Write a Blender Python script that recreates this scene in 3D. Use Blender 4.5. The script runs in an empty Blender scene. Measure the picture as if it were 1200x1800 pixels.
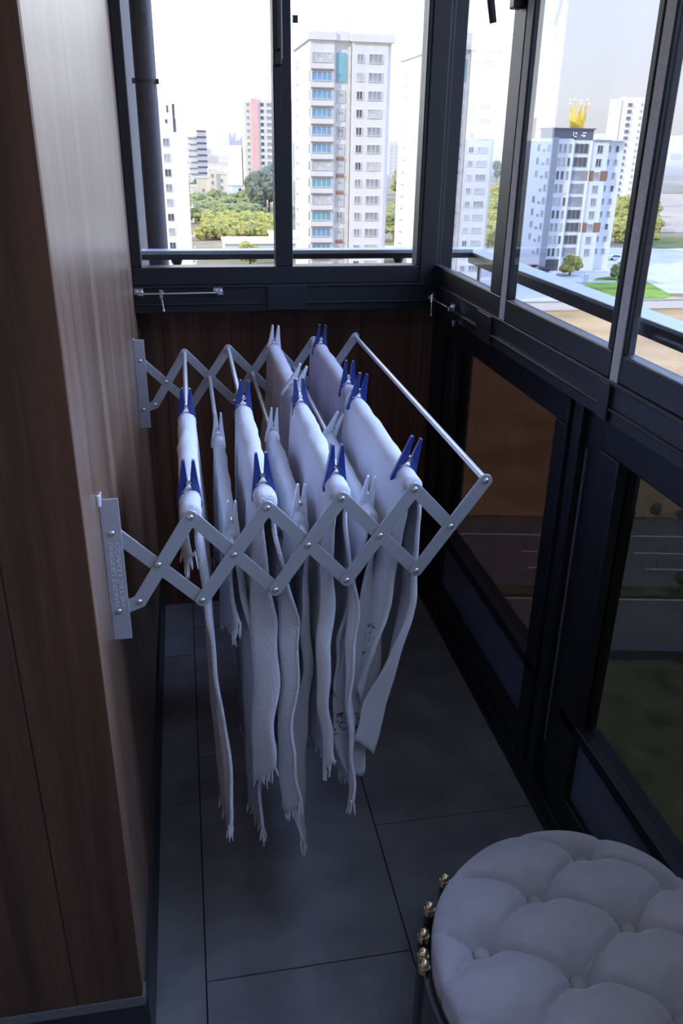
import bpy, bmesh, math, random
from mathutils import Vector, Matrix, noise
R = math.radians
PI = math.pi
scene = bpy.context.scene
col = scene.collection
rnd = random.Random(7)

# ------------------------------------------------------------------ camera
F = 1439.5
FW = Vector((0.17067586, 0.89522398, -0.41163548))
RT = Vector((0.98348312, -0.18032559, 0.01560855))
UP = Vector((0.06025526, 0.40750055, 0.9112149))
EYE = Vector((0.15265, 0.0, 1.6))
cam_d = bpy.data.cameras.new('camera')
cam = bpy.data.objects.new('camera', cam_d)
col.objects.link(cam)
cam_d.sensor_fit = 'HORIZONTAL'
cam_d.sensor_width = 36
cam_d.lens = 36 * F / 1200
cam_d.clip_start = 0.02
cam_d.clip_end = 30000
cam.matrix_world = Matrix((
    (RT.x, UP.x, -FW.x, EYE.x), (RT.y, UP.y, -FW.y, EYE.y),
    (RT.z, UP.z, -FW.z, EYE.z), (0, 0, 0, 1)))
scene.camera = cam


def at(px, py, axis, val):
    """world point seen at a pixel on the plane axis = val (surveying the photo)"""
    v = FW + RT * ((px - 600) / F) - UP * ((py - 900) / F)
    return EYE + v * ((val - EYE[axis]) / v[axis])


# ------------------------------------------------------------------ materials
def new_mat(name):
    m = bpy.data.materials.new(name)
    m.use_nodes = True
    nt = m.node_tree
    return m, nt, nt.nodes['Principled BSDF']


def plain(name, c, rough=.5, metal=0, var=.06, scale=40, bump=0, spec=.5, sheen=0, obj_coord=True):
    m, nt, p = new_mat(name)
    tc = nt.nodes.new('ShaderNodeTexCoord')
    n = nt.nodes.new('ShaderNodeTexNoise')
    n.inputs['Scale'].default_value = scale
    n.inputs['Detail'].default_value = 4
    nt.links.new(tc.outputs['Object'], n.inputs['Vector'])
    r = nt.nodes.new('ShaderNodeValToRGB')
    r.color_ramp.elements[0].position = .3
    r.color_ramp.elements[1].position = .7
    r.color_ramp.elements[0].color = (*[x * (1 - var) for x in c], 1)
    r.color_ramp.elements[1].color = (*[min(1, x * (1 + var)) for x in c], 1)
    nt.links.new(n.outputs['Fac'], r.inputs['Fac'])
    nt.links.new(r.outputs['Color'], p.inputs['Base Color'])
    p.inputs['Roughness'].default_value = rough
    p.inputs['Metallic'].default_value = metal
    p.inputs['Specular IOR Level'].default_value = spec
    if sheen:
        p.inputs['Sheen Weight'].default_value = sheen
        p.inputs['Sheen Roughness'].default_value = .4
    if bump:
        b = nt.nodes.new('ShaderNodeBump')
        b.inputs['Strength'].default_value = bump
        b.inputs['Distance'].default_value = .004
        nt.links.new(n.outputs['Fac'], b.inputs['Height'])
        nt.links.new(b.outputs['Normal'], p.inputs['Normal'])
    return m


def wood(name, dark, mid, light, rough, spec, axis_scale=(14, 14, .5), seams=None, coat=0):
    m, nt, p = new_mat(name)
    L = nt.links.new
    tc = nt.nodes.new('ShaderNodeTexCoord')
    mp = nt.nodes.new('ShaderNodeMapping')
    mp.inputs['Scale'].default_value = axis_scale
    L(tc.outputs['Object'], mp.inputs['Vector'])
    n1 = nt.nodes.new('ShaderNodeTexNoise')
    n1.inputs['Scale'].default_value = 1.0
    n1.inputs['Detail'].default_value = 7
    n1.inputs['Roughness'].default_value = .62
    n1.inputs['Distortion'].default_value = .5
    L(mp.outputs['Vector'], n1.inputs['Vector'])
    n2 = nt.nodes.new('ShaderNodeTexNoise')
    n2.inputs['Scale'].default_value = 9
    n2.inputs['Detail'].default_value = 5
    L(mp.outputs['Vector'], n2.inputs['Vector'])
    mx = nt.nodes.new('ShaderNodeMath')
    mx.operation = 'MULTIPLY_ADD'
    mx.inputs[1].default_value = .35
    L(n2.outputs['Fac'], mx.inputs[0])
    L(n1.outputs['Fac'], mx.inputs[2])
    r = nt.nodes.new('ShaderNodeValToRGB')
    e = r.color_ramp.elements
    e[0].position = .48
    e[0].color = (*dark, 1)
    e[1].position = .88
    e[1].color = (*light, 1)
    k = e.new(.66)
    k.color = (*mid, 1)
    L(mx.outputs[0], r.inputs['Fac'])
    out = r.outputs['Color']
    if seams:
        sx = nt.nodes.new('ShaderNodeSeparateXYZ')
        L(tc.outputs['Object'], sx.inputs[0])
        a = nt.nodes.new('ShaderNodeMath')
        a.operation = 'ADD'
        L(sx.outputs[seams[0]], a.inputs[0])
        a.inputs[1].default_value = seams[1] + 100 * seams[2]
        b = nt.nodes.new('ShaderNodeMath')
        b.operation = 'MODULO'
        L(a.outputs[0], b.inputs[0])
        b.inputs[1].default_value = seams[2]
        c = nt.nodes.new('ShaderNodeMath')
        c.operation = 'LESS_THAN'
        L(b.outputs[0], c.inputs[0])
        c.inputs[1].default_value = .0028
        mix = nt.nodes.new('ShaderNodeMix')
        mix.data_type = 'RGBA'
        L(c.outputs[0], mix.inputs[0])
        L(out, mix.inputs[6])
        mix.inputs[7].default_value = (dark[0] * .3, dark[1] * .3, dark[2] * .3, 1)
        out = mix.outputs[2]
    L(out, p.inputs['Base Color'])
    bp = nt.nodes.new('ShaderNodeBump')
    bp.inputs['Strength'].default_value = .04
    bp.inputs['Distance'].default_value = .002
    L(mx.outputs[0], bp.inputs['Height'])
    L(bp.outputs['Normal'], p.inputs['Normal'])
    p.inputs['Roughness'].default_value = rough
    p.inputs['Specular IOR Level'].default_value = spec
    if coat:
        p.inputs['Coat Weight'].default_value = coat
        p.inputs['Coat Roughness'].default_value = rough
    return m


def glass(name, tint, refl=1.45, rough=0.0):
    m = bpy.data.materials.new(name)
    m.use_nodes = True
    nt = m.node_tree
    nt.nodes.clear()
    L = nt.links.new
    o = nt.nodes.new('ShaderNodeOutputMaterial')
    t = nt.nodes.new('ShaderNodeBsdfTransparent')
    t.inputs['Color'].default_value = (*tint, 1)
    g = nt.nodes.new('ShaderNodeBsdfGlossy')
    g.inputs['Roughness'].default_value = rough
    g.inputs['Color'].default_value = (1, 1, 1, 1)
    lw_ = nt.nodes.new('ShaderNodeLayerWeight')
    lw_.inputs['Blend'].default_value = .5
    pw = nt.nodes.new('ShaderNodeMath'); pw.operation = 'POWER'
    L(lw_.outputs['Facing'], pw.inputs[0]); pw.inputs[1].default_value = 5
    f0 = ((refl - 1) / (refl + 1)) ** 2
    fr = nt.nodes.new('ShaderNodeMath'); fr.operation = 'MULTIPLY_ADD'
    L(pw.outputs[0], fr.inputs[0]); fr.inputs[1].default_value = (1 - f0) * .7; fr.inputs[2].default_value = f0
    n = nt.nodes.new('ShaderNodeTexNoise')
    n.inputs['Scale'].default_value = 1.2
    bp = nt.nodes.new('ShaderNodeBump')
    bp.inputs['Strength'].default_value = .01
    bp.inputs['Distance'].default_value = .005
    L(n.outputs['Fac'], bp.inputs['Height'])
    L(bp.outputs['Normal'], g.inputs['Normal'])
    mx = nt.nodes.new('ShaderNodeMixShader')
    L(fr.outputs[0], mx.inputs[0])
    L(t.outputs[0], mx.inputs[1])
    L(g.outputs[0], mx.inputs[2])
    L(mx.outputs[0], o.inputs[0])
    return m


def terry(name, c, scale=300, strength=.9, marks=None, sheen=.3):
    m, nt, p = new_mat(name)
    L = nt.links.new
    tc = nt.nodes.new('ShaderNodeTexCoord')
    n = nt.nodes.new('ShaderNodeTexNoise')
    n.inputs['Scale'].default_value = scale
    n.inputs['Detail'].default_value = 3
    L(tc.outputs['Object'], n.inputs['Vector'])
    big = nt.nodes.new('ShaderNodeTexNoise')
    big.inputs['Scale'].default_value = 9
    L(tc.outputs['Object'], big.inputs['Vector'])
    r = nt.nodes.new('ShaderNodeValToRGB')
    r.color_ramp.elements[0].position = .3
    r.color_ramp.elements[1].position = .7
    r.color_ramp.elements[0].color = (*[x * .93 for x in c], 1)
    r.color_ramp.elements[1].color = (*c, 1)
    L(big.outputs['Fac'], r.inputs['Fac'])
    out = r.outputs['Color']
    if marks:
        (u0, u1, v0, v1, sc, ink) = marks
        sx = nt.nodes.new('ShaderNodeSeparateXYZ')
        L(tc.outputs['UV'], sx.inputs[0])
        prod = None
        for axis, op, val in ((0, 'GREATER_THAN', u0), (0, 'LESS_THAN', u1), (1, 'GREATER_THAN', v0), (1, 'LESS_THAN', v1)):
            q = nt.nodes.new('ShaderNodeMath')
            q.operation = op
            L(sx.outputs[axis], q.inputs[0])
            q.inputs[1].default_value = val
            if prod is None:
                prod = q.outputs[0]
            else:
                w = nt.nodes.new('ShaderNodeMath')
                w.operation = 'MULTIPLY'
                L(prod, w.inputs[0])
                L(q.outputs[0], w.inputs[1])
                prod = w.outputs[0]
        nz = nt.nodes.new('ShaderNodeTexNoise')
        nz.inputs['Scale'].default_value = sc
        nz.inputs['Detail'].default_value = 2
        nz.inputs['Distortion'].default_value = 1.5
        L(tc.outputs['Object'], nz.inputs['Vector'])
        th = nt.nodes.new('ShaderNodeMath')
        th.operation = 'GREATER_THAN'
        th.inputs[1].default_value = .575
        L(nz.outputs['Fac'], th.inputs[0])
        w = nt.nodes.new('ShaderNodeMath')
        w.operation = 'MULTIPLY'
        L(prod, w.inputs[0])
        L(th.outputs[0], w.inputs[1])
        mix = nt.nodes.new('ShaderNodeMix')
        mix.data_type = 'RGBA'
        L(w.outputs[0], mix.inputs[0])
        L(out, mix.inputs[6])
        mix.inputs[7].default_value = (*ink, 1)
        out = mix.outputs[2]
    L(out, p.inputs['Base Color'])
    b = nt.nodes.new('ShaderNodeBump')
    b.inputs['Strength'].default_value = strength
    b.inputs['Distance'].default_value = .003
    L(n.outputs['Fac'], b.inputs['Height'])
    L(b.outputs['Normal'], p.inputs['Normal'])
    p.inputs['Roughness'].default_value = .95
    p.inputs['Specular IOR Level'].default_value = .1
    p.inputs['Sheen Weight'].default_value = sheen
    return m


def ground_mat():
    m, nt, p = new_mat('ground_soil')
    L = nt.links.new
    tc = nt.nodes.new('ShaderNodeTexCoord')
    n = nt.nodes.new('ShaderNodeTexNoise')
    n.inputs['Scale'].default_value = .006
    n.inputs['Detail'].default_value = 8
    n.inputs['Roughness'].default_value = .65
    L(tc.outputs['Object'], n.inputs['Vector'])
    r = nt.nodes.new('ShaderNodeValToRGB')
    e = r.color_ramp.elements
    e[0].position = .36
    e[0].color = (.11, .13, .05, 1)
    e[1].position = .66
    e[1].color = (.30, .27, .22, 1)
    for pos, c in ((.45, (.25, .20, .13, 1)), (.52, (.17, .17, .08, 1)), (.58, (.32, .24, .16, 1))):
        k = e.new(pos)
        k.color = c
    L(n.outputs['Fac'], r.inputs['Fac'])
    # distance haze painted in: ground turns paler and greyer far out
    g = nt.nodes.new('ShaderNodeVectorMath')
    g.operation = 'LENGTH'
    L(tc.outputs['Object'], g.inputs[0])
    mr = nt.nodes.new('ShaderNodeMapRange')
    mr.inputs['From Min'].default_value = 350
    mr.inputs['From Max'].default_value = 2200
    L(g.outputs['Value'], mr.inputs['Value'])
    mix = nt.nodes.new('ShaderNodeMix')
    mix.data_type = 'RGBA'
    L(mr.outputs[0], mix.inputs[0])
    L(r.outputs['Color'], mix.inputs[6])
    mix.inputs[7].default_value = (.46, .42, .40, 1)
    L(mix.outputs[2], p.inputs['Base Color'])
    p.inputs['Roughness'].default_value = 1
    p.inputs['Specular IOR Level'].default_value = 0
    return m


M = {}
M['wall_wood'] = wood('lacquered_wood', (.075, .036, .017), (.15, .080, .042), (.25, .15, .09), .34, .7, (1, 16, .6), (1, -.02, .56), coat=.35)
M['end_wood'] = wood('end_wood', (.026, .0095, .0035), (.050, .020, .0075), (.085, .036, .014), .45, .35, (15, 1, .5), (0, .115, .3))
M['back_wood'] = wood('back_wood', (.065, .027, .015), (.12, .055, .032), (.19, .095, .058), .4, .5, (13, 1, .6), (0, -.07, .22))
M['frame'] = plain('anthracite_aluminium', (.009, .010, .0125), .42, 0, .1, 60, 0, .38)
M['gasket'] = plain('grey_brush_strip', (.55, .54, .52), .7, 0, .2, 300)
M['gap'] = plain('black_gap', (.006, .006, .007), .7)
M['black_plastic'] = plain('black_plastic', (.010, .010, .012), .4)
M['navy_panel'] = plain('navy_glass_panel', (.12, .13, .175), .35, 0, .1, 8)
M['chrome'] = plain('chrome', (.72, .73, .75), .2, 1)
M['alu'] = plain('satin_aluminium', (.50, .52, .55), .42, .55, .04, 200)
M['alu_rod'] = plain('aluminium_tube', (.66, .68, .71), .33, .6, .04, 200)
M['rivet'] = plain('rivet_steel', (.72, .72, .72), .25, .9)
M['engrave'] = plain('engraved_mark', (.66, .68, .72), .5, .2)
M['rail'] = plain('railing_aluminium', (.40, .43, .48), .45, .3)
M['rail_face'] = plain('railing_dark_face', (.02, .022, .028), .35)
M['tile'] = plain('dark_grey_tile', (.165, .16, .163), .55, 0, .28, 7, .15, .4)
M['grout'] = plain('grout', (.012, .012, .013), .9)
M['plinth'] = plain('black_plinth', (.012, .012, .015), .4)
M['ledge'] = plain('grey_ledge', (.10, .10, .10), .5)
M['ceil'] = plain('ceiling_paint', (.55, .55, .55), .9)
M['room'] = plain('room_wall_paint', (.32, .28, .25), .9)
M['ext_wall'] = plain('outer_render', (.052, .048, .043), .9, 0, .1, 20, .2)
M['pipe'] = plain('dark_pipe', (.05, .045, .05), .5, 0, .15, 30)
M['white_terry'] = terry('white_terry', (.70, .71, .77))
M['white_cotton'] = terry('white_cotton', (.70, .71, .77), 700, .25)
M['printed_f'] = terry('white_cotton_blue_marks', (.70, .71, .77), 700, .25, (.0, .22, .84, .90, 95, (.06, .07, .16)))
M['printed_g'] = terry('white_cotton_flower_print', (.70, .71, .77), 700, .25, (.10, .26, .085, .16, 62, (.035, .035, .06)))
M['mauve'] = terry('mauve_cotton', (.40, .365, .44), 700, .25)
M['fringe'] = terry('fringe_thread', (.74, .75, .80), 500, .3)
M['peg_blue'] = plain('blue_plastic', (.012, .028, .19), .32, 0, .08)
M['peg_white'] = plain('white_plastic', (.72, .74, .80), .35, 0, .04)
M['velvet'] = plain('grey_lilac_velvet', (.45, .43, .48), .75, 0, .06, 25, .1, .2, .6)
M['button'] = plain('velvet_button', (.44, .435, .445), .65, 0, .05, 40, .05, .3, .5)
M['gold'] = plain('gold_metal', (.80, .62, .36), .22, 1)
M['black_gloss'] = plain('black_gloss_tube', (.008, .008, .008), .25)
M['dark_core'] = plain('dark_core', (.012, .010, .009), .6)
M['glass'] = glass('clear_glass', (.97, .98, .98), 1.35)
M['glass_side'] = glass('side_glass', (.90, .93, .965), 1.36)
M['glass_dark'] = glass('dark_tinted_glass', (.165, .135, .13), 1.45)
M['glass_dark2'] = glass('dark_green_tinted_glass', (.17, .175, .165), 1.45)
M['ground'] = ground_mat()
M['asphalt'] = plain('asphalt', (.17, .155, .145), .95, 0, .1, .4)
M['paint'] = plain('road_paint', (.7, .68, .62), .9)
M['pave'] = plain('pale_paving', (.42, .40, .38), .95, 0, .12, .15)
M['earth'] = plain('orange_earth', (.40, .255, .12), 1, 0, .25, .12, 0, 0)
M['olive'] = plain('olive_field', (.155, .135, .075), 1, 0, .35, .5, 0, 0)
M['lawn'] = plain('bright_lawn', (.16, .24, .045), 1, 0, .4, .2, 0, 0)
M['dryfield'] = plain('dry_field', (.42, .33, .24), 1, 0, .2, .02, 0, 0)
M['leaf_yel'] = plain('yellow_green_leaves', (.31, .295, .08), 1, 0, .5, .9, 0, .05)
M['leaf_grn'] = plain('green_leaves', (.24, .26, .11), 1, 0, .5, .9, 0, .05)
M['leaf_dark'] = plain('dark_grey_green_leaves', (.15, .17, .125), 1, 0, .5, .9, 0, .05)
M['trunk'] = plain('trunk_bark', (.12, .085, .06), 1)
M['bwhite'] = plain('white_render', (.66, .645, .65), .9, 0, .03, .3, 0, .1)
M['bbright'] = plain('bright_white_render', (.98, .97, .95), .9, 0, .01, .3, 0, .1)
M['bcool'] = plain('cool_white_render', (.70, .72, .76), .9, 0, .03, .3, 0, .1)
M['bgrey'] = plain('grey_render', (.33, .34, .37), .9, 0, .04, .3, 0, .1)
M['bcream'] = plain('cream_render', (.74, .68, .60), .9, 0, .05, .3, 0, .1)
M['bpink'] = plain('pink_render', (.80, .45, .42), .9, 0, .04, .3, 0, .1)
M['bbrown'] = plain('brown_cladding', (.24, .115, .07), .8, 0, .08, .5)
M['slab'] = plain('brown_slab', (.22, .17, .155), .9)
M['parapet'] = plain('slate_parapet', (.10, .105, .13), .6)
M['win_frame'] = plain('pale_window_frame', (.60, .60, .62), .7)
M['win_pane'] = plain('grey_window_pane', (.27, .28, .30), .12, 0, .35, .7)
M['win_dark'] = plain('dark_window_pane', (.075, .08, .09), .12, 0, .3, .7)
M['win_blue'] = plain('blue_balcony_pane', (.14, .29, .46), .15, 0, .3, .5)
M['win_teal'] = plain('teal_glazing', (.13, .33, .40), .15, 0, .2, .3)
M['win_mix'] = plain('curtained_pane', (.45, .46, .46), .4, 0, .3, 1.2)
M['bblue'] = plain('hazy_blue_grey', (.47, .47, .52), .9)  # far blocks and hills: distance haze painted into the base colours
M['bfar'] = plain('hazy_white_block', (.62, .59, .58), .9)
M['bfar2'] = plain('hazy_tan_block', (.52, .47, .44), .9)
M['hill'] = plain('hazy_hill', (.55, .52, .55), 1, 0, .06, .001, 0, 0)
M['crown'] = plain('crown_gold_paint', (.85, .55, .03), .35, .2)
M['ball'] = plain('white_ball', (.9, .9, .9), .4)
M['car_red'] = plain('red_car_paint', (.33, .03, .05), .25)
M['car_dark'] = plain('dark_car_paint', (.03, .03, .04), .25)
M['car_white'] = plain('white_car_paint', (.75, .75, .75), .25)
M['tyre'] = plain('tyre', (.02, .02, .02), .8)
M['billboard'] = plain('billboard_face', (.25, .12, .09), .6)


# ------------------------------------------------------------------ mesh helpers
class MB:
    def __init__(self):
        self.v, self.f, self.mi = [], [], []

    def add(self, vs, fs, mi=0):
        o = len(self.v)
        self.v += [tuple(x) for x in vs]
        for q in fs:
            self.f.append([i + o for i in q])
            self.mi.append(mi)

    def box(self, x0, x1, y0, y1, z0, z1, mi=0):
        if x0 > x1: x0, x1 = x1, x0
        if y0 > y1: y0, y1 = y1, y0
        if z0 > z1: z0, z1 = z1, z0
        vs = [(x0, y0, z0), (x1, y0, z0), (x1, y1, z0), (x0, y1, z0), (x0, y0, z1), (x1, y0, z1), (x1, y1, z1), (x0, y1, z1)]
        self.add(vs, [(0, 3, 2, 1), (4, 5, 6, 7), (0, 1, 5, 4), (1, 2, 6, 5), (2, 3, 7, 6), (3, 0, 4, 7)], mi)

    def prism(self, poly, d0, d1, plane='XZ', mi=0):
        """extrude a CCW polygon given in a plane along the third axis from d0 to d1"""
        n = len(poly)
        def pt(a, b, d):
            return {'XZ': (a, d, b), 'XY': (a, b, d), 'YZ': (d, a, b)}[plane]
        vs = [pt(a, b, d0) for a, b in poly] + [pt(a, b, d1) for a, b in poly]
        fs = [tuple(range(n)), tuple(range(2 * n - 1, n - 1, -1))]
        for i in range(n):
            j = (i + 1) % n
            fs.append((i, i + n, j + n, j))
        self.add(vs, fs, mi)

    def tube(self, pts, r, seg=10, mi=0, cap=True):
        pts = [Vector(p) for p in pts]
        n = len(pts)
        rs = r if isinstance(r, (list, tuple)) else [r] * n
        vs, fs = [], []
        ref = None
        for i, p in enumerate(pts):
            t = (pts[min(i + 1, n - 1)] - pts[max(i - 1, 0)]).normalized()
            if ref is None:
                ref = t.orthogonal().normalized()
            ref = (ref - t * ref.dot(t))
            if ref.length < 1e-6:
                ref = t.orthogonal()
            ref.normalize()
            b = t.cross(ref)
            for k in range(seg):
                a = 2 * PI * k / seg
                vs.append(p + (ref * math.cos(a) + b * math.sin(a)) * rs[i])
        for i in range(n - 1):
            for k in range(seg):
                k2 = (k + 1) % seg
                fs.append((i * seg + k, i * seg + k2, (i + 1) * seg + k2, (i + 1) * seg + k))
        if cap:
            fs.append(tuple(range(seg - 1, -1, -1)))
            fs.append(tuple(range((n - 1) * seg, n * seg)))
        self.add(vs, fs, mi)

    def ball(self, c, r, seg=12, rings=8, mi=0, sc=(1, 1, 1)):
        vs = [(c[0], c[1], c[2] - r * sc[2])]
        for i in range(1, rings):
            th = PI * i / rings
            for k in range(seg):
                a = 2 * PI * k / seg
                vs.append((c[0] + r * sc[0] * math.sin(th) * math.cos(a), c[1] + r * sc[1] * math.sin(th) * math.sin(a), c[2] - r * sc[2] * math.cos(th)))
        vs.append((c[0], c[1], c[2] + r * sc[2]))
        fs = []
        for k in range(seg):
            fs.append((0, 1 + (k + 1) % seg, 1 + k))
            for i in range(rings - 2):
                a = 1 + i * seg
                fs.append((a + k, a + (k + 1) % seg, a + seg + (k + 1) % seg, a + seg + k))
            a = 1 + (rings - 2) * seg
            fs.append((a + k, a + (k + 1) % seg, len(vs) - 1))
        self.add(vs, fs, mi)

    def build(self, name, mats, parent=None, bevel=0, smooth=False, loc=None):
        me = bpy.data.meshes.new(name)
        me.from_pydata(self.v, [], self.f)
        if not isinstance(mats, (list, tuple)):
            mats = [mats]
        for m in mats:
            me.materials.append(m)
        me.polygons.foreach_set('material_index', self.mi)
        bm = bmesh.new()
        bm.from_mesh(me)
        bmesh.ops.recalc_face_normals(bm, faces=bm.faces)
        bm.to_mesh(me)
        bm.free()
        if smooth:
            me.polygons.foreach_set('use_smooth', [True] * len(me.polygons))
            try:
                me.set_sharp_from_angle(angle=R(40))
            except Exception:
                pass
        me.update()
        o = bpy.data.objects.new(name, me)
        col.objects.link(o)
        if parent is not None:
            o.parent = parent
        if loc is not None:
            o.location = loc
        if bevel:
            b = o.modifiers.new('bevel', 'BEVEL')
            b.width = bevel
            b.segments = 2
            b.limit_method = 'ANGLE'
        return o


def tag(o, label=None, cat=None, group=None, kind=None):
    if label: o['label'] = label
    if cat: o['category'] = cat
    if group: o['group'] = group
    if kind: o['kind'] = kind
    return o


def empty(name, loc=(0, 0, 0), rz=0, label=None, cat=None, group=None, kind=None, parent=None):
    o = bpy.data.objects.new(name, None)
    o.empty_display_size = .05
    col.objects.link(o)
    o.location = loc
    o.rotation_euler = (0, 0, rz)
    if parent is not None:
        o.parent = parent
    return tag(o, label, cat, group, kind)


def copy_tree(o, parent=None):
    c = o.copy()
    col.objects.link(c)
    if parent is not None:
        c.parent = parent
    for ch in list(o.children):
        copy_tree(ch, c)
    return c


def struct(name, mb, m, parent=None, bevel=0):
    o = mb.build(name, m, parent, bevel)
    if parent is None:
        o['kind'] = 'structure'
    return o


# ------------------------------------------------------------------ room shell
YB = 2.74          # back wooden wall below the window
YW = 2.545         # inner face of the back window frames
XW = 0.92          # inner face of the side window frames
ZS = 1.122         # underside of the window sill beam
ZT = 2.55          # ceiling

# floor: slabs with real joints over a dark bed
mb = MB()
mb.box(-.66, 1.06, -.7, 2.76, -.06, -.006, 1)
g = .0016
xs = [-.66, -.334, .108, .548, 1.06]
offs = {0: 1.25, 1: 1.70, 2: 1.18, 3: 1.542}
per = .69
for i in range(4):
    y = offs[i] - 5 * per
    while y < 2.76:
        a, b = max(y, -.7), min(y + per, 2.76)
        if b > a:
            mb.box(xs[i] + g, xs[i + 1] - g, a + g, b - g, -.006, 0, 0)
        y += per
struct('floor', mb, [M['tile'], M['grout']])

mb = MB(); mb.box(-.66, 1.1, -.7, 2.95, ZT, ZT + .3)
struct('ceiling', mb, M['ceil'])
mb = MB(); mb.box(-.66, 0, 1.042, 2.9, .168, ZT)
struct('wall_left', mb, M['wall_wood'], bevel=.002)
mb = MB(); mb.box(-.66, -.0005, 1.032, 1.0415, .19, ZT)
struct('wall_left_end', mb, M['end_wood'], bevel=.001)
mb = MB(); mb.box(-.66, .007, 1.06, 2.74, 0, .168)
struct('baseboard_left', mb, M['plinth'])
mb = MB(); mb.box(-.66, .004, 1.03, 1.06, .168, .19); mb.box(-.66, .007, 1.045, 1.06, 0, .168, 1)
struct('trim_1', mb, [M['ledge'], M['plinth']])
mb = MB(); mb.box(-.72, -.66, -.7, 1.05, 0, ZT)
struct('wall_recess', mb, M['room'])
mb = MB(); mb.box(-.72, 1.1, -.76, -.7, 0, ZT)
struct('wall_behind', mb, M['room'])
mb = MB(); mb.box(-.1, .985, YB, YB + .08, 0, ZS + .02)
struct('wall_back', mb, M['back_wood'])
# outer corner of the building beyond the window
mb = MB(); mb.box(-1.2, .002, 2.9, 3.9, -3, 4.2)
struct('wall_outer', mb, M['ext_wall'])

# sill beams
mb = MB()
mb.box(.0, 1.0, YW, YB + .02, ZS, 1.203)
mb.box(.0, .93, YW - .004, YW + .03, 1.145, 1.150)
mb.box(.0, .93, YW - .004, YW + .03, 1.195, 1.203)
mb.box(.395, .515, YW - .006, YW + .01, ZS + .004, 1.2)
struct('trim_2', mb, M['frame'], bevel=.002)
mb = MB()
mb.box(XW, 1.07, -.7, YB + .02, ZS + .004, 1.205)
mb.box(XW - .006, XW + .02, -.7, YB - .15, 1.150, 1.156)
mb.box(XW - .005, XW + .02, -.7, YB - .15, 1.196, 1.205)
mb.box(XW - .008, XW + .02, 2.0, 2.11, ZS + .006, 1.2)
mb.box(XW - .008, XW + .02, 1.36, 1.40, ZS + .006, 1.2)
struct('trim_3', mb, M['frame'], bevel=.002)
# corner post
mb = MB()
mb.box(.872, .926, YW - .004, 2.60, 1.2, ZT)
mb.box(.926, .985, 2.575, YB + .02, 1.2, ZT)
struct('trim_4', mb, M['frame'], bevel=.003)


def back_sash(idx, x0, x1, zb=1.203, zt=ZT):
    e = empty('window_%d' % idx, ((x0 + x1) / 2, YW + .03, zb), kind='structure')
    cx = (x0 + x1) / 2
    def L(o):
        return o
    y0, y1 = -.03, .03
    a, b = x0 - cx, x1 - cx
    m = MB()
    m.box(a, b, y0, y1, 0, .052)
    m.box(a, b, y0, y1, zt - zb - .05, zt - zb)
    m.box(a, a + .03, y0, y1, .052, zt - zb - .05)
    m.box(b - .025, b, y0, y1, .052, zt - zb - .05)
    m.build('frame', M['frame'], e, .003)
    m = MB()
    m.box(a + .03, b - .025, -.003, .003, .05, zt - zb - .05)
    p = m.build('pane', M['glass'], e)
    return e, p


w1, p1 = back_sash(1, .0, .45)
w2, p2 = back_sash(2, .446, .886)
# small dark sticker at the top of the second pane
m = MB()
s0 = at(519, 33, 1, YW + .026)
m.box(s0.x - .008 - .666, s0.x + .007 - .666, -.0045, -.0035, s0.z - 1.203 - .010, s0.z - 1.203 + .009)
o = m.build('sticker', M['black_plastic'], p2)
o['label'] = 'small black square sticker'
# flat pull handle on the meeting stile
m = MB()
hx = .45 - .225
m.box(.2, .225, -.045, -.03, .585, .80)
m.box(.204, .221, -.06, -.045, .62, .80)
o = m.build('handle', M['black_plastic'], w1, .005)
m = MB(); m.box(.2215, .2235, -.062, -.0595, .60, .80)
m.build('handle_edge', M['alu'], o)


def side_sash(idx, ya, yb, jamb_a, jamb_b, zb=1.205, zt=ZT):
    """sash in the side window: glass between ya and yb along the depth"""
    e = empty('window_%d' % idx, (XW + .03, ya, zb), kind='structure')
    d = yb - ya
    h = zt - zb
    m = MB()
    m.box(-.03, -.006, -jamb_a, d + jamb_b, 0, .052)
    m.box(-.03, -.006, -jamb_a, d + jamb_b, h - .05, h)
    m.box(-.03, -.006, -jamb_a, 0, .052, h - .05)
    m.box(-.03, -.006, d, d + jamb_b, .052, h - .05)
    m.build('frame', M['frame'], e, .003)
    m = MB(); m.box(-.024, -.019, 0, d, .05, h - .05)
    m.build('pane', M['glass_side'], e)
    m = MB(); m.box(-.0318, -.029, d + jamb_b * .12, d + jamb_b * .9, .0, h - .05)
    m.build('brush_strip', M['gasket'], e)
    return e


w3 = side_sash(3, 2.045, 2.56, .075, .02)
w4 = side_sash(4, 1.405, 1.925, .02, .04)
w5 = side_sash(5, .76, 1.345, .04, .035)
w6 = side_sash(6, .08, .68, .04, .035)
w7 = side_sash(7, -.68, .0, .02, .035)
# curved window handle on the jamb of the third window
m = MB()
m.box(-.055, -.03, -.062, -.03, .668, .80)
o = m.build('handle', M['black_plastic'], w3, .004)
m = MB()
hp = [(-.045, -.045, .78), (-.085, -.045, .79), (-.103, -.045, .775), (-.106, -.045, .73), (-.103, -.045, .68), (-.094, -.045, .64)]
m.tube(hp, [.008, .009, .010, .0095, .0085, .008], 10)
m.build('handle_lever', M['black_plastic'], o, smooth=True)


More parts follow.
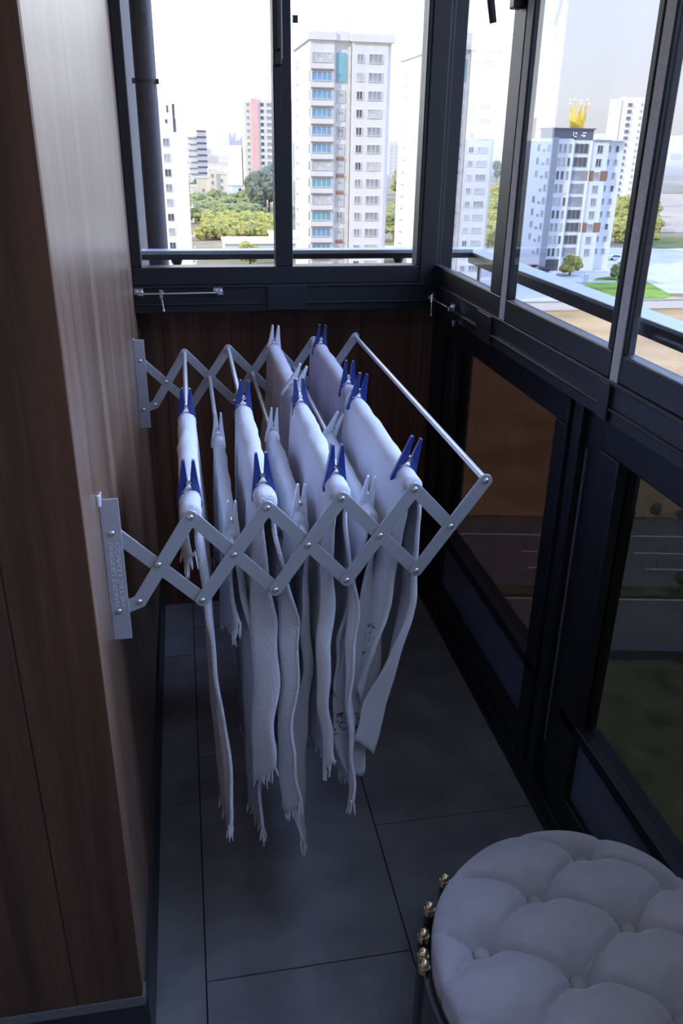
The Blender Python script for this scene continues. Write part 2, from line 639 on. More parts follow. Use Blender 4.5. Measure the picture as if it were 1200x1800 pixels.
# lower glazing on the side
def lower_unit(idx, y0, y1, gm):
    e = empty('window_%d' % idx, (1.0, y0, 0), kind='structure')
    d = y1 - y0
    m = MB()
    xa, xb = -.012, .045
    m.box(xa, xb, 0, d, .055, .14)
    m.box(xa, xb, 0, d, .325, .358)
    m.box(xa, xb, 0, d, 1.02, ZS + .004)
    m.box(xa, xb, 0, .062, .14, 1.02)
    m.box(xa, xb, d - .085, d, .14, 1.02)
    m.build('frame', M['frame'], e, .004)
    m = MB(); m.box(.012, .018, .062, d - .085, .355, 1.022)
    m.build('pane', gm, e)
    m = MB(); m.box(.006, .024, .0605, d - .083, .138, .327)
    m.build('kick_panel', M['navy_panel'], e)
    return e


lower_unit(8, 1.66, 2.58, M['glass_dark'])
lower_unit(9, .62, 1.50, M['glass_dark2'])
lower_unit(10, -.66, .48, M['glass_dark2'])
# posts between the lower units, and the narrow fixed light at the corner
mb = MB()
mb.box(1.0, 1.06, 1.50, 1.66, .05, ZS + .004)
mb.box(.984, 1.0, 1.585, 1.625, .05, ZS)
mb.box(1.0, 1.06, .48, .62, .05, ZS + .004)
struct('trim_5', mb, M['frame'], bevel=.002)
mb = MB(); mb.box(.992, .996, 1.560, 1.563, .2, 1.0)
struct('trim_6', mb, M['ledge'])
mb = MB()
mb.box(.985, 1.06, 2.665, YB + .02, 0, ZS + .004)
mb.box(.985, 1.06, 2.58, 2.665, .05, .14); mb.box(.985, 1.06, 2.58, 2.665, 1.02, ZS + .004)
struct('trim_7', mb, M['frame'], bevel=.002)
mb = MB(); mb.box(1.01, 1.018, 2.58, 2.665, .14, 1.02)
e = empty('window_11', (0, 0, 0), kind='structure')
mb.build('pane', M['glass_dark2'], e)
# floor track
mb = MB()
mb.box(.978, 1.06, -.7, YB, 0, .055)
mb.box(.972, .985, -.7, YB, 0, .022)
mb.box(.978, .990, -.7, YB, .05, .062)
struct('trim_8', mb, M['frame'], bevel=.002)
# outer skin below the slab edge
mb = MB(); mb.box(-.66, 1.06, -.7, 2.82, -.6, -.06)
struct('trim_9', mb, M['ext_wall'])

# ------------------------------------------------------------------ railings outside
def railing(name, label, a, b, along):
    e = empty(name, (0, 0, 0), label=label, cat='railing')
    m = MB()
    if along == 'X':
        m.box(a, b, 2.84, 2.90, 1.255, 1.268)
        m.build('top_bar', M['rail'], e, .002)
        m = MB(); m.box(a, b, 2.845, 2.895, 1.238, 1.255)
        m.build('under_bar', M['rail_face'], e, .002)
        for x in (.13, .885):
            m = MB(); m.tube([(x, 2.87, .4), (x, 2.87, 1.215), (x, 2.87, 1.238)], [.011, .011, .020], 12)
            m.build('post', M['rail_face'], e, smooth=True)
    else:
        m.box(1.145, 1.215, a, b, 1.247, 1.256)
        m.build('top_bar', M['rail'], e, .002)
        m = MB(); m.box(1.148, 1.212, a, b, 1.215, 1.247)
        m.build('under_bar', M['rail_face'], e, .002)
        for y in (.1, 2.86):
            m = MB(); m.tube([(1.18, y, .3), (1.18, y, 1.216)], .007, 12)
            m.build('post', M['rail'], e, smooth=True)
    return e


railing('handrail', 'dark metal handrail outside behind the two back window panes', .004, 1.145, 'X')
railing('handrail', 'grey topped metal handrail running outside the right side windows', -.6, 2.90, 'Y')
# drain pipe
pa = empty('drain_pipe', (.068, 3.0, -3), label='dark vertical drain pipe outside the back window by the grey wall', cat='pipe')
m = MB(); m.tube([(0, 0, 0), (0, 0, 7.0)], .034, 24)
m.build('pipe', M['pipe'], pa, smooth=True)
m = MB(); m.tube([(0, 0, 4.760), (0, 0, 4.772)], .036, 24); m.box(-.042, -.034, -.022, -.012, 4.758, 4.774); m.box(.034, .041, -.02, -.012, 4.758, 4.774)
m.build('clamp', M['black_plastic'], pa)
m = MB()
q = at(250, 35, 1, 2.963)
for (x0, x1, z0, z1) in ((-.012, .012, .012, .014), (-.012, .012, -.014, -.012), (-.012, -.010, -.014, .014), (.010, .012, -.014, .014)):
    m.box(q.x - .068 + x0 * .9, q.x - .068 + x1 * .9, -.0355, -.034, q.z + 3 + z0, q.z + 3 + z1)
m.build('label_outline', M['ext_wall'], pa)

# ------------------------------------------------------------------ window restrictors (chrome stays with a hanging key)
def restrictor(name, label, loc, rz, length, keypos):
    e = empty(name, loc, rz, label, 'window stay', None)
    m = MB()
    m.tube([(.012, -.016, 0), (length - .012, -.016, .001)], .0036, 10)
    m.build('bar', M['chrome'], e, smooth=True)
    for k, x in enumerate((0, length)):
        m = MB()
        m.box(x - .016, x + .012, -.004, 0, -.004, .014)
        m.box(x - .004, x + .012, -.02, -.003, -.005, .006)
        m.ball((x - .008, -.005, .006), .0035, 8, 6)
        m.ball((x + .006, -.005, .006), .0035, 8, 6)
        m.build('bracket', M['chrome'], e, .001)
    m = MB()
    m.tube([(keypos, -.016, .013), (keypos, -.016, -.011)], .0066, 12)
    k = m.build('lock_barrel', M['chrome'], e, smooth=True)
    m = MB()
    zz = -.011
    m.tube([(keypos, -.016, zz), (keypos + .001, -.017, zz - .018)], .0022, 8)
    for i in range(6):
        m.ball((keypos + .001 + .0006 * i, -.017, zz - .008 - .006 * i), .0030 if i < 5 else .0042, 8, 6)
    m.build('key_chain', M['chrome'], k, smooth=True)
    return e


restrictor('window_restrictor', 'chrome window stay on the sill below the left back pane', (.018, YW - .006, 1.183), 0, .232, .063)
restrictor('window_restrictor', 'chrome window stay on the side sill by the back right corner', (XW - .009, 2.50, 1.166), -PI / 2, .20, .03)
# small latch end on the side sill
m = MB(); m.box(XW - .014, XW - .005, 2.285, 2.305, 1.125, 1.135); m.box(XW - .012, XW - .006, 2.29, 2.30, 1.118, 1.126)
tag(m.build('latch_stop', M['chrome'], bevel=.001), 'tiny bright metal stop on the lower edge of the side sill', 'latch')

# ------------------------------------------------------------------ drying rack
Y1, Y2 = 1.213, 2.3325
TILT, A0, S, HH, Z0 = .0709, .1436, .1229, .0768, .9746
uX, uZ = math.cos(TILT), math.sin(TILT)


def piv(kind, k):
    q = S * (k - (.5 if kind == 'm' else 0))
    h = {'t': HH, 'm': 0, 'b': -HH}[kind]
    return (A0 + uX * q - uZ * h, Z0 + uZ * q + uX * h)


rack = empty('drying_rack', (0, (Y1 + Y2) / 2, Z0), label='wall mounted aluminium folding clothes rack with scissor arms hung with laundry', cat='clothes rack')
RO = Vector(rack.location)


def capsule(p, q, w):
    p, q = Vector(p), Vector(q)
    d = (q - p).normalized()
    n = Vector((-d.y, d.x))
    pts = []
    base = math.atan2(-n.y, -n.x)
    # half circle round q then round p, counter clockwise
    a0 = math.atan2(-n.y, -n.x)
    for i in range(9):
        a = a0 + PI * i / 8
        pts.append((q.x + w * math.cos(a), q.y + w * math.sin(a)))
    for i in range(9):
        a = a0 + PI + PI * i / 8
        pts.append((p.x + w * math.cos(a), p.y + w * math.sin(a)))
    return pts


def rack_local(mb):
    mb.v = [tuple(Vector(v) - RO) for v in mb.v]
    return mb


BW = .0115
for y, sgn in ((Y1, -1), (Y2, -1)):
    # wall plate
    m = MB()
    m.box(.0, .030, y - .0080, y - .0055, .8365, 1.0925)
    m.box(.0, .0025, y - .0055, y + .024, .8365, 1.0925)
    pl = rack_local(m).build('wall_plate', M['alu'], rack, .0012)
    if y == Y1:
        for txt, off in (('HAKERE GEYONU', .0105), ('HETIIS LDACO', .0205)):
            cu = bpy.data.curves.new('engraving', 'FONT')
            cu.body = txt
            cu.size = .0105
            cu.extrude = .0002
            to = bpy.data.objects.new('engraving_tmp', cu)
            col.objects.link(to)
            dg = bpy.context.evaluated_depsgraph_get()
            me = bpy.data.meshes.new_from_object(to.evaluated_get(dg))
            bpy.data.objects.remove(to)
            me.name = 'engraving'
            w = max(v.co.x for v in me.vertices)
            for v in me.vertices:
                X, Yv = v.co.x / w * .118, v.co.y
                v.co = Vector((off - Yv * .95 + .004, y - .0081 - .0003 * (v.co.z > 0), .899 + X)) - RO
            me.materials.clear()
            me.materials.append(M['engrave'])
            eo = bpy.data.objects.new('engraving', me)
            col.objects.link(eo)
            eo.parent = pl
    yf0, yf1 = y - .0053, y - .0025      # front row of bars
    yb0, yb1 = y - .0018, y + .0010      # rear row
    fr = [(piv('b', k), piv('t', k + 1)) for k in range(4)]
    for p, q in fr:
        m = MB(); m.prism(capsule(p, q, BW), yf0, yf1)
        rack_local(m).build('scissor_bar', M['alu'], rack, .0006)
    # first rising bar, cranked at its foot
    P0, P1, P2 = Vector((.013, .891)), Vector((.047, .9045)), Vector(piv('t', 0))
    d1, d2 = (P1 - P0).normalized(), (P2 - P1).normalized()
    n1, n2 = Vector((-d1.y, d1.x)), Vector((-d2.y, d2.x))
    nm = (n1 + n2).normalized(); k_ = BW / nm.dot(n1)
    cap_q = capsule(P1, P2, BW)[:9]
    cap_p = capsule(P0, P1, BW)[9:]
    poly = [tuple(P1 - nm * k_)] + cap_q + [tuple(P1 + nm * k_)] + cap_p
    m = MB(); m.prism(poly, yf0, yf1)
    rack_local(m).build('scissor_bar', M['alu'], rack, .0006)
    bk = [((.015, 1.033), piv('b', 0))] + [(piv('t', k), piv('b', k + 1)) for k in range(3)] + [(piv('t', 3), piv('m', 4))]
    for p, q in bk:
        m = MB(); m.prism(capsule(p, q, BW), yb0, yb1)
        rack_local(m).build('scissor_bar', M['alu'], rack, .0006)
    pts = [piv('t', k) for k in range(5)] + [piv('m', k) for k in range(5)] + [piv('b', k) for k in range(4)] + [(.047, .9045)]
    for p in pts:
        m = MB()
        m.ball((p[0], yf0 - .0005, p[1]), .0052, 12, 8, sc=(1, .6, 1))
        rack_local(m).build('rivet', M['rivet'], rack, smooth=True)
    for p in ((.015, 1.033), (.013, .891)):
        m = MB()
        m.ball((p[0], y - .0083, p[1]), .0052, 12, 8, sc=(1, .6, 1))
        rack_local(m).build('rivet', M['rivet'], rack, smooth=True)
RODS = [('t', k) for k in range(5)] + [('m', 1), ('m', 2), ('m', 3)]
for kd, k in RODS:
    x, z = piv(kd, k)
    m = MB(); m.tube([(x, Y1 - .002, z), (x, Y2 - .003, z)], .0056, 14)
    rack_local(m).build('rod', M['alu_rod'], rack, smooth=True)

# ------------------------------------------------------------------ laundry
def cloth(name, label, rod, ya, yb, Ll, Lr, seed, mats, group=None, R0=.0125, spread=.012, fold=.012, nf=2.2,
          drift=(0, 0), drift_l=None, slope=.0, rag=.004, fringe=True, near_curl=0, curl=.022, gather=.0, cat='towel', edge_wave=.008, thick=.0032):
    X, Z = piv(*rod)
    rg = random.Random(seed)
    ph = [rg.uniform(0, 6.28) for _ in range(6)]
    nu, nl, na, nr = 36, max(8, int(Ll / .014)), 9, max(8, int(Lr / .014))
    arc = PI * R0
    prof = [(-1, Ll * (1 - i / nl)) for i in range(nl)] + [(0, i / na) for i in range(na + 1)] + [(1, Lr * (i + 1) / nr) for i in range(nr)]
    tot = Ll + Lr + arc
    vs, uv = [], []
    drift_l = drift_l or (drift[0] * .3, 0)
    for i in range(nu + 1):
        u = (i / nu) ** 1.5
        pin = [.5, .85, 1][min(i, 2)]
        pina = [.14, .92, 1][min(i, 2)]
        for side, s in prof:
            if side == 0:
                a = PI * (1 - s)
                wob = noise.noise(Vector((u * 9, s * 2, seed))) * (.0045 if fringe else .0025) + (.0012 * noise.noise(Vector((u * 60, s * 11, seed + 9))) if fringe else 0)
                x, z, y = X + (R0 + wob) * pina * math.cos(a), Z + (R0 + wob) * pina * math.sin(a), ya + (yb - ya) * u
                arcpos = Ll + arc * s
            else:
                L = Ll if side < 0 else Lr
                Lu = L * (1 - slope * u) if side > 0 else L * (1 - slope * .5 * u)
                d = s * Lu / L
                t = d / L if L else 0
                g = min(1, d / .25)
                fx = fold * g * (math.sin(u * nf * 2 * PI + ph[0] + t * 1.1) + .5 * math.sin(u * nf * 4.1 * PI + ph[1] - t * 2.2))
                fx += .006 * g * noise.noise(Vector((u * 4, d * 7, seed + 3)))
                dr = drift if side > 0 else drift_l
                w = math.exp(-u * 5)
                xx = dr[0] * t * t * (.35 + .65 * w) + dr[1] * w * math.sin(min(1, t * 1.2) * PI)
                ew = edge_wave * w * g * math.sin(d * 15 + ph[2]) * .6 + edge_wave * .3 * w * g * math.sin(d * 41 + ph[4])
                x = X + side * (R0 + spread * g * (1 - .35 * t)) * (pin if i < 2 else 1) * (1 - .35 * math.exp(-u * 12)) + fx + xx + ew
                z = Z - d - .002
                mid = .5
                y = ya + (yb - ya) * (u + (mid - u) * gather * t)
                y += near_curl * w * t * t
                uc = .055 / (yb - ya)
                if u < uc:
                    q = (uc - u) / uc
                    gg = min(1, max(0, (d - .05) / .22)) * (1 - .65 * t ** 3)
                    z += .06 * q * t ** 4
                    x += curl * q * gg * (1.15 + .5 * math.sin(d * 9 + ph[5])) * (1 if side > 0 else .5)
                    y += .045 * q * gg
                y += .010 * math.exp(-u * 9) * g * math.sin(d * 13 + ph[3])
                # ragged long edges
                if i in (0, nu):
                    y += rag * noise.noise(Vector((d * 130, seed, 1))) * (1 if i == 0 else -1)
                if (side < 0 and s == prof[0][1]) or (side > 0 and s == prof[-1][1]):
                    z += rag * 2 * noise.noise(Vector((u * 40, seed, 5)))
                arcpos = (Ll - d) if side < 0 else Ll + arc + d
            vs.append((x, y, z))
            uv.append((u, arcpos / tot))
    n = len(prof)
    fs = []
    for i in range(nu):
        for j in range(n - 1):
            fs.append((i * n + j, i * n + j + 1, (i + 1) * n + j + 1, (i + 1) * n + j))
    o0 = Vector((X, (ya + yb) / 2, Z))
    me = bpy.data.meshes.new(name)
    me.from_pydata([tuple(Vector(v) - o0) for v in vs], [], fs)
    ul = me.uv_layers.new(name='UVMap')
    for p in me.polygons:
        for li in p.loop_indices:
            ul.data[li].uv = uv[me.loops[li].vertex_index]
    me.polygons.foreach_set('use_smooth', [True] * len(me.polygons))
    me.materials.append(mats)
    o = bpy.data.objects.new(name, me)
    col.objects.link(o)
    o.location = o0
    tag(o, label, cat, group)
    so = o.modifiers.new('solid', 'SOLIDIFY')
    so.thickness = thick
    so.offset = 0
    if fringe:
        # ragged threads along both hanging ends
        for js in (0, n - 1):
            m = MB()
            for k in range(46):
                u = (k / 45) ** 1.35
                fi = min(1, u) ** (1 / 1.5) * nu
                i0 = min(nu - 1, int(fi))
                a, b = Vector(vs[i0 * n + js]), Vector(vs[(i0 + 1) * n + js])
                p = a.lerp(b, fi - i0) - o0
                ln = rg.uniform(.008, .026) * (1.4 if k < 5 else 1)
                dx, dy = rg.uniform(-.006, .006), rg.uniform(-.008, .006)
                r0 = rg.uniform(.0012, .0026)
                m.tube([p + Vector((0, 0, .004)), p + Vector((dx * .6, dy * .6, -ln * .5)), p + Vector((dx, dy, -ln))], [r0, r0 * 1.15, r0 * .5], 5)
            m.build('fringe', M['fringe'], o, smooth=True)
    return o


WG = None
tA = cloth('hand_towel', 'white terry towel hanging nearest the wooden wall, frayed at the hem', ('t', 0), 1.2205, 1.735, .13, .735, 1, M['white_terry'],
           R0=.0165, spread=.008, fold=.006, drift=(.016, -.006), slope=.05, edge_wave=.004, curl=.016)
tB = cloth('hand_towel', 'narrow white terry towel with white pegs, second from the wooden wall', ('m', 1), 1.268, 1.80, .235, .735, 2, M['white_terry'],
           R0=.0105, spread=.012, fold=.008, drift=(.024, 0), slope=.06, edge_wave=.005)
tC = cloth('hand_towel', 'white terry towel with blue pegs, third from the wooden wall', ('t', 1), 1.2205, 1.745, .62, .725, 3, M['white_terry'],
           R0=.0165, spread=.010, fold=.009, drift=(.022, .004), slope=.06)
tD = cloth('hand_towel', 'white terry towel with white pegs on the middle rod, longest of all', ('m', 2), 1.285, 1.80, .12, .81, 4, M['white_terry'],
           R0=.0115, spread=.012, fold=.009, drift=(-.010, .006), slope=.06, curl=-.026)
tE = cloth('hand_towel', 'smooth white towel with ragged hem, blue pegs, centre of the rack', ('t', 2), 1.2205, 1.735, .64, .74, 5, M['white_cotton'],
           R0=.0165, spread=.012, fold=.010, drift=(.030, .006), slope=.08)
tF = cloth('cotton_cloth', 'white cotton cloth with small blue marks and white pegs, right of centre', ('m', 3), 1.275, 1.745, .45, .645, 6, M['printed_f'],
           R0=.011, spread=.014, fold=.012, drift=(-.030, .012), drift_l=(-.03, 0), slope=.10, fringe=False, cat='cloth', near_curl=.015, curl=-.034, rag=.0015)
tG = cloth('cotton_cloth', 'white cotton cloth with a dark flower print, farthest from the wooden wall', ('t', 3), 1.2205, 1.735, .50, .64, 7, M['printed_g'],
           R0=.0165, spread=.012, fold=.010, drift=(-.060, .020), drift_l=(-.04, 0), slope=.10, fringe=False, cat='cloth', near_curl=.05, curl=-.026, rag=.0015)
tH = cloth('thin_cloth', 'thin mauve cloth with white pegs at the back of the middle rod', ('t', 2), 1.80, 2.285, .62, .58, 8, M['mauve'],
           R0=.018, spread=.016, fold=.014, nf=3.1, drift=(0, 0), slope=.05, fringe=False, cat='cloth', rag=.002)
tI = cloth('thin_cloth', 'thin mauve cloth with blue pegs at the back right of the rack', ('t', 3), 1.765, 2.26, .60, .56, 9, M['mauve'],
           R0=.018, spread=.016, fold=.013, nf=2.6, drift=(0, 0), slope=.05, fringe=False, cat='cloth', rag=.002)


# ------------------------------------------------------------------ clothes pegs
def peg_proto(name, m_arm):
    e = empty(name)
    for s in (-1, 1):
        poly = [(s * .0085, .052), (s * .0050, .053), (s * .0028, .030), (s * .0016, .016), (s * .0045, .008), (s * .0085, .000), (s * .0125, -.021), (s * .0165, -.023), (s * .0175, -.018), (s * .0148, .004), (s * .0125, .018)]
        if s > 0:
            poly = poly[::-1]
        m = MB(); m.prism(poly, -.0048, .0048)
        m.build('peg_arm', m_arm, e, .0007)
    m = MB()
    m.tube([(0, -.0062, .0185), (0, .0062, .0185)], .0036, 12)
    m.tube([(0, -.0064, .0185), (-.007, -.0064, .006), (-.0115, -.004, .003)], .0008, 6)
    m.tube([(0, .0064, .0185), (.007, .0064, .006), (.0115, .004, .003)], .0008, 6)
    m.build('peg_spring', M['chrome'], e, smooth=True)
    return e


pegs = [
    ('b', ('t', 0), 1.280, .02, 'blue peg at the near end of the towel closest to the wooden wall'),
    ('b', ('t', 0), 1.712, .03, 'blue peg at the far end of the towel closest to the wooden wall'),
    ('w', ('m', 1), 1.285, .05, 'white peg at the near end of the second towel from the wooden wall'),
    ('w', ('m', 1), 1.780, .04, 'white peg at the far end of the second towel from the wooden wall'),
    ('b', ('t', 1), 1.272, -.04, 'blue peg at the near end of the third towel from the wooden wall'),
    ('b', ('t', 1), 1.725, .06, 'blue peg at the far end of the third towel from the wooden wall'),
    ('w', ('m', 2), 1.320, .08, 'white peg at the near end of the longest white towel'),
    ('w', ('m', 2), 1.775, .10, 'white peg at the far end of the longest white towel'),
    ('b', ('t', 2), 1.275, .05, 'blue peg at the near end of the centre white towel'),
    ('b', ('t', 2), 1.700, -.08, 'blue peg at the far end of the centre white towel'),
    ('w', ('m', 3), 1.325, .15, 'white peg at the near end of the cloth with blue marks'),
    ('w', ('m', 3), 1.715, .42, 'leaning white peg at the far end of the cloth with blue marks'),
    ('b', ('t', 3), 1.272, .30, 'leaning blue peg at the near end of the flower printed cloth'),
    ('b', ('t', 3), 1.690, .22, 'blue peg at the far end of the flower printed cloth'),
    ('w', ('t', 2), 2.250, .10, 'white peg at the far end of the mauve cloth on the middle rod'),
    ('w', ('t', 2), 1.830, .42, 'leaning white peg at the near end of the mauve cloth on the middle rod'),
    ('b', ('t', 3), 2.205, .10, 'blue peg at the far end of the back right mauve cloth'),
    ('b', ('t', 3), 1.800, .06, 'blue peg at the near end of the back right mauve cloth'),
]
protos = {}
for kind, rod, y, tilt, lab in pegs:
    if kind not in protos:
        o = protos[kind] = peg_proto('clothes_peg', M['peg_blue'] if kind == 'b' else M['peg_white'])
    else:
        o = copy_tree(protos[kind])
    x, z = piv(*rod)
    wide = rod[0] == 't'
    o.location = (x, y, z + (.012 if wide else .007))
    o.rotation_euler = (rnd.uniform(-.08, .08), tilt, rnd.uniform(-.12, .12))
    o.scale = (1.22, 1.1, 1.12) if wide else (.95, 1.0, 1.08)
    tag(o, lab, 'clothes peg', 'blue clothes pegs on the rack' if kind == 'b' else 'white clothes pegs on the rack')

# ------------------------------------------------------------------ tufted stool
SC = Vector((.725, .812))
SR = .252
stool = empty('tufted_stool', (SC.x, SC.y, 0), label='round grey lilac velvet stool with buttoned top and black tube base', cat='stool')
b0 = Vector((.80, .998)) - SC
va, vc = Vector((-.122, -.075)), Vector((.128, -.079))
det = va.x * vc.y - va.y * vc.x


def lat(p):
    d = p - b0
    return ((d.x * vc.y - d.y * vc.x) / det, (va.x * d.y - va.y * d.x) / det)


def seat_h(p):
    r = p.length / SR
    s, t = lat(p)
    fs_, ft = abs(math.sin(PI * s)), abs(math.sin(PI * t))
    d1 = abs(s - round(s)) * abs(det) / vc.length
    d2 = abs(t - round(t)) * abs(det) / va.length
    gr = 0
    for q in (d1, d2):
        gq = .50 * math.exp(-(q / .0055) ** 2) + .50 * math.exp(-(q / .026) ** 2)
        gr = 1 - (1 - gr) * (1 - gq)
    pil = 1 - gr
    ds, dt = s - round(s), t - round(t)
    dist = (va * ds + vc * dt).length
    dimple = math.exp(-(dist / .024) ** 2) + .65 * math.exp(-(dist / .032) ** 2)
    edge = max(0, min(1, (1 - r) / .16))
    e2 = edge * edge * (3 - 2 * edge)
    dome = .050 * math.sqrt(max(0, 1 - min(1, r) ** 2.6))
    h = dome + .025 * (pil - 1) * (.40 + .60 * e2) - .024 * dimple * e2
    # small overlapping pleat beside each seam
    return h


m = MB()
NR, NT = 110, 300
vs, fs = [(0, 0, seat_h(Vector((0, 0))))], []
for i in range(1, NR + 1):
    r = SR * math.sin(PI / 2 * i / NR)
    for k in range(NT):
        a = 2 * PI * k / NT
        p = Vector((r * math.cos(a), r * math.sin(a)))
        vs.append((p.x, p.y, seat_h(p)))
side = [(1.004, -.012), (1.006, -.03), (1.0, -.055), (.985, -.085), (.96, -.10), (.9, -.105)]
for rr, zz in side:
    for k in range(NT):
        a = 2 * PI * k / NT
        s, t = lat(Vector((SR * math.cos(a), SR * math.sin(a))))
        cr = (1 - abs(math.sin(PI * s))) ** 10 + (1 - abs(math.sin(PI * t))) ** 10
        q = SR * rr - .006 * cr * max(0, 1 + zz / .09)
        vs.append((q * math.cos(a), q * math.sin(a), zz))
tr = NR + len(side)
for k in range(NT):
    fs.append((0, 1 + k, 1 + (k + 1) % NT))
    for i in range(tr - 1):
        a = 1 + i * NT
        fs.append((a + k, a + NT + k, a + NT + (k + 1) % NT, a + (k + 1) % NT))
fs.append(tuple(1 + (tr - 1) * NT + k for k in range(NT)))
m.add(vs, fs)
ZSEAT = .425
seat = m.build('seat', M['velvet'], stool, smooth=True, loc=(0, 0, ZSEAT))
seat.data.polygons.foreach_set('use_smooth', [True] * len(seat.data.polygons))
for i in range(-3, 4):
    for j in range(-3, 4):
        p = b0 + va * i + vc * j
        if p.length < SR * .87:
            m = MB()
            m.ball((p.x, p.y, seat_h(p) + .0125), .0138, 16, 10, sc=(1, 1, .6))
            m.build('button', M['button'], seat, smooth=True)
# drum of black tubes with gold caps
m = MB(); m.tube([(0, 0, .012), (0, 0, .325)], [.20, .225], 48)
m.build('core', M['dark_core'], stool, smooth=True)
m = MB(); m.tube([(0, 0, 0), (0, 0, .02)], .262, 64)
m.build('base_ring', M['black_gloss'], stool, smooth=True)
for ang in (133.0, 147.7, 159.5, 167.4, 171.6, 313.0, 327.7, 339.5, 347.4, 351.6):
    a = R(ang)
    x, y = math.cos(a), math.sin(a)
    m = MB(); m.tube([(x * .264, y * .264, .018), (x * .266, y * .266, .395)], [.0088, .0092], 12)
    p = m.build('tube', M['black_gloss'], stool, smooth=True)
    m = MB()
    m.tube([(x * .266, y * .266, .393), (x * .266, y * .266, .404)], .0095, 14)
    m.ball((x * .266, y * .266, .409), .0088, 14, 10)
    m.build('cap', M['gold'], p, smooth=True)
for a0 in (166, 346):
    m = MB()
    pl = []
    for i in range(15):
        a = R(a0 + 48 * i / 14)
        pl.append((math.cos(a) * .268, math.sin(a) * .268))
    for i in range(14, -1, -1):
        a = R(a0 + 48 * i / 14)
        pl.append((math.cos(a) * .256, math.sin(a) * .256))
    for i in range(14):
        m.prism([pl[i], pl[i + 1], pl[28 - i], pl[29 - i]], .018, .395, 'XY')
    m.build('side_panel', M['black_gloss'], stool)
m = MB()
ring = [(math.cos(2 * PI * k / 64) * .249, math.sin(2 * PI * k / 64) * .249, .335) for k in range(65)]
m.tube(ring, .0025, 8, cap=False)
m.build('gold_wire', M['gold'], stool, smooth=True)

# stray white cable clip above the near wall plate
m = MB()
m.box(.001, .006, 1.185, 1.192, 1.088, 1.106)
tag(m.build('wall_clip', M['peg_white'], bevel=.001), 'small white clip on the wooden wall above the near rack plate', 'clip')

# ================================================================== the town outside
GZ = -28.0
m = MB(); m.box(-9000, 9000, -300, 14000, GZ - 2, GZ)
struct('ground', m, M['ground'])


def patch(name, pts, z, mt, kind='structure'):
    m = MB()
    m.prism([(p[0], p[1]) for p in pts], GZ, GZ + z, 'XY')
    o = m.build(name, mt)
    o['kind'] = kind
    return o


def gp(px, py):
    v = at(px, py, 2, GZ)
    return (v.x, v.y)


def gpoly(*pp):
    return [gp(*p) for p in pp]


patch('ground_earth', [(20, 62.5), (120, 44.5), (190, 120), (100, 168), (40, 176), (22, 120)], .10, M['earth'])
patch('ground_paving', [(60, 150), (95, 172), (200, 150), (240, 260), (150, 250), (100, 262), (60, 262)], .14, M['pave'])
patch('ground_lawn', gpoly((1000, 535), (1085, 560), (1180, 520), (1110, 482), (1050, 490), (1020, 505)), .20, M['lawn'], 'stuff')
patch('ground_field', [(-60, 8), (160, -20), (160, 14.8), (-58, 54.7)], .08, M['olive'])
patch('ground_dry', [(-20, 700), (110, 700), (180, 1500), (-40, 1500)], .3, M['dryfield'])
patch('ground_dry', [(150, 300), (420, 300), (560, 560), (190, 560)], .25, M['dryfield'])

# the road under the side windows: two carriageways with a planted median
rd = empty('road', (60, 45, GZ), math.atan2(-.18, .983), kind='structure')


def rstrip(name, y0, y1, z, mt, x0=-160, x1=160):
    m = MB(); m.box(x0, x1, y0, y1, 0, z)
    return m.build(name, mt, rd)


rstrip('carriageway', -2.7, 9.0, .15, M['asphalt'])
rstrip('carriageway', -10.5, -4.1, .15, M['asphalt'])
rstrip('median', -4.1, -2.7, .35, M['olive'])
for y in (6.1, -2.45, -4.35, -10.2):
    rstrip('edge_line', y - .09, y + .09, .17, M['paint'])
for y in (3.0, .3, -7.9):
    m = MB()
    for k in range(-14, 15):
        m.box(k * 9, k * 9 + 4.2, y - .08, y + .08, 0, .17)
    m.build('lane_dashes', M['paint'], rd)
rstrip('curb', -11.7, -10.6, .75, M['parapet'])

# ------------------------------------------------------------------ buildings
WCACHE = {}


def window_part(root, face, u, dpt, z, w, h, pane='win_pane', bars=1, frame='win_frame'):
    """one window as a part with its pane: face 'front' looks to -Y, 'left' to -X"""
    key = (face, round(w, 2), round(h, 2), pane, bars, frame)
    if key not in WCACHE:
        t = min(.09, w * .08)
        def bx(m, a0, a1, b0, b1, d0, d1):
            if face == 'front':
                m.box(a0, a1, d0, d1, b0, b1)
            else:
                m.box(d0, d1, a0, a1, b0, b1)
        f = MB()
        bx(f, -w / 2, w / 2, -h / 2, -h / 2 + t, -.10, .05)
        bx(f, -w / 2, w / 2, h / 2 - t, h / 2, -.10, .05)
        bx(f, -w / 2, -w / 2 + t, -h / 2, h / 2, -.10, .05)
        bx(f, w / 2 - t, w / 2, -h / 2, h / 2, -.10, .05)
        for i in range(bars):
            c = -w / 2 + w * (i + 1) / (bars + 1)
            bx(f, c - t / 2, c + t / 2, -h / 2, h / 2, -.09, .05)
        g_ = MB()
        bx(g_, -w / 2 + t / 2, w / 2 - t / 2, -h / 2 + t / 2, h / 2 - t / 2, -.05, .04)
        fo = f.build('window', M[frame], root)
        po = g_.build('pane', M[pane], fo)
        WCACHE[key] = (fo, po)
    else:
        a, b = WCACHE[key]
        fo = a.copy(); col.objects.link(fo); fo.parent = root
        po = b.copy(); col.objects.link(po); po.parent = fo
    fo.location = (u, dpt, z) if face == 'front' else (dpt, u, z)
    return fo


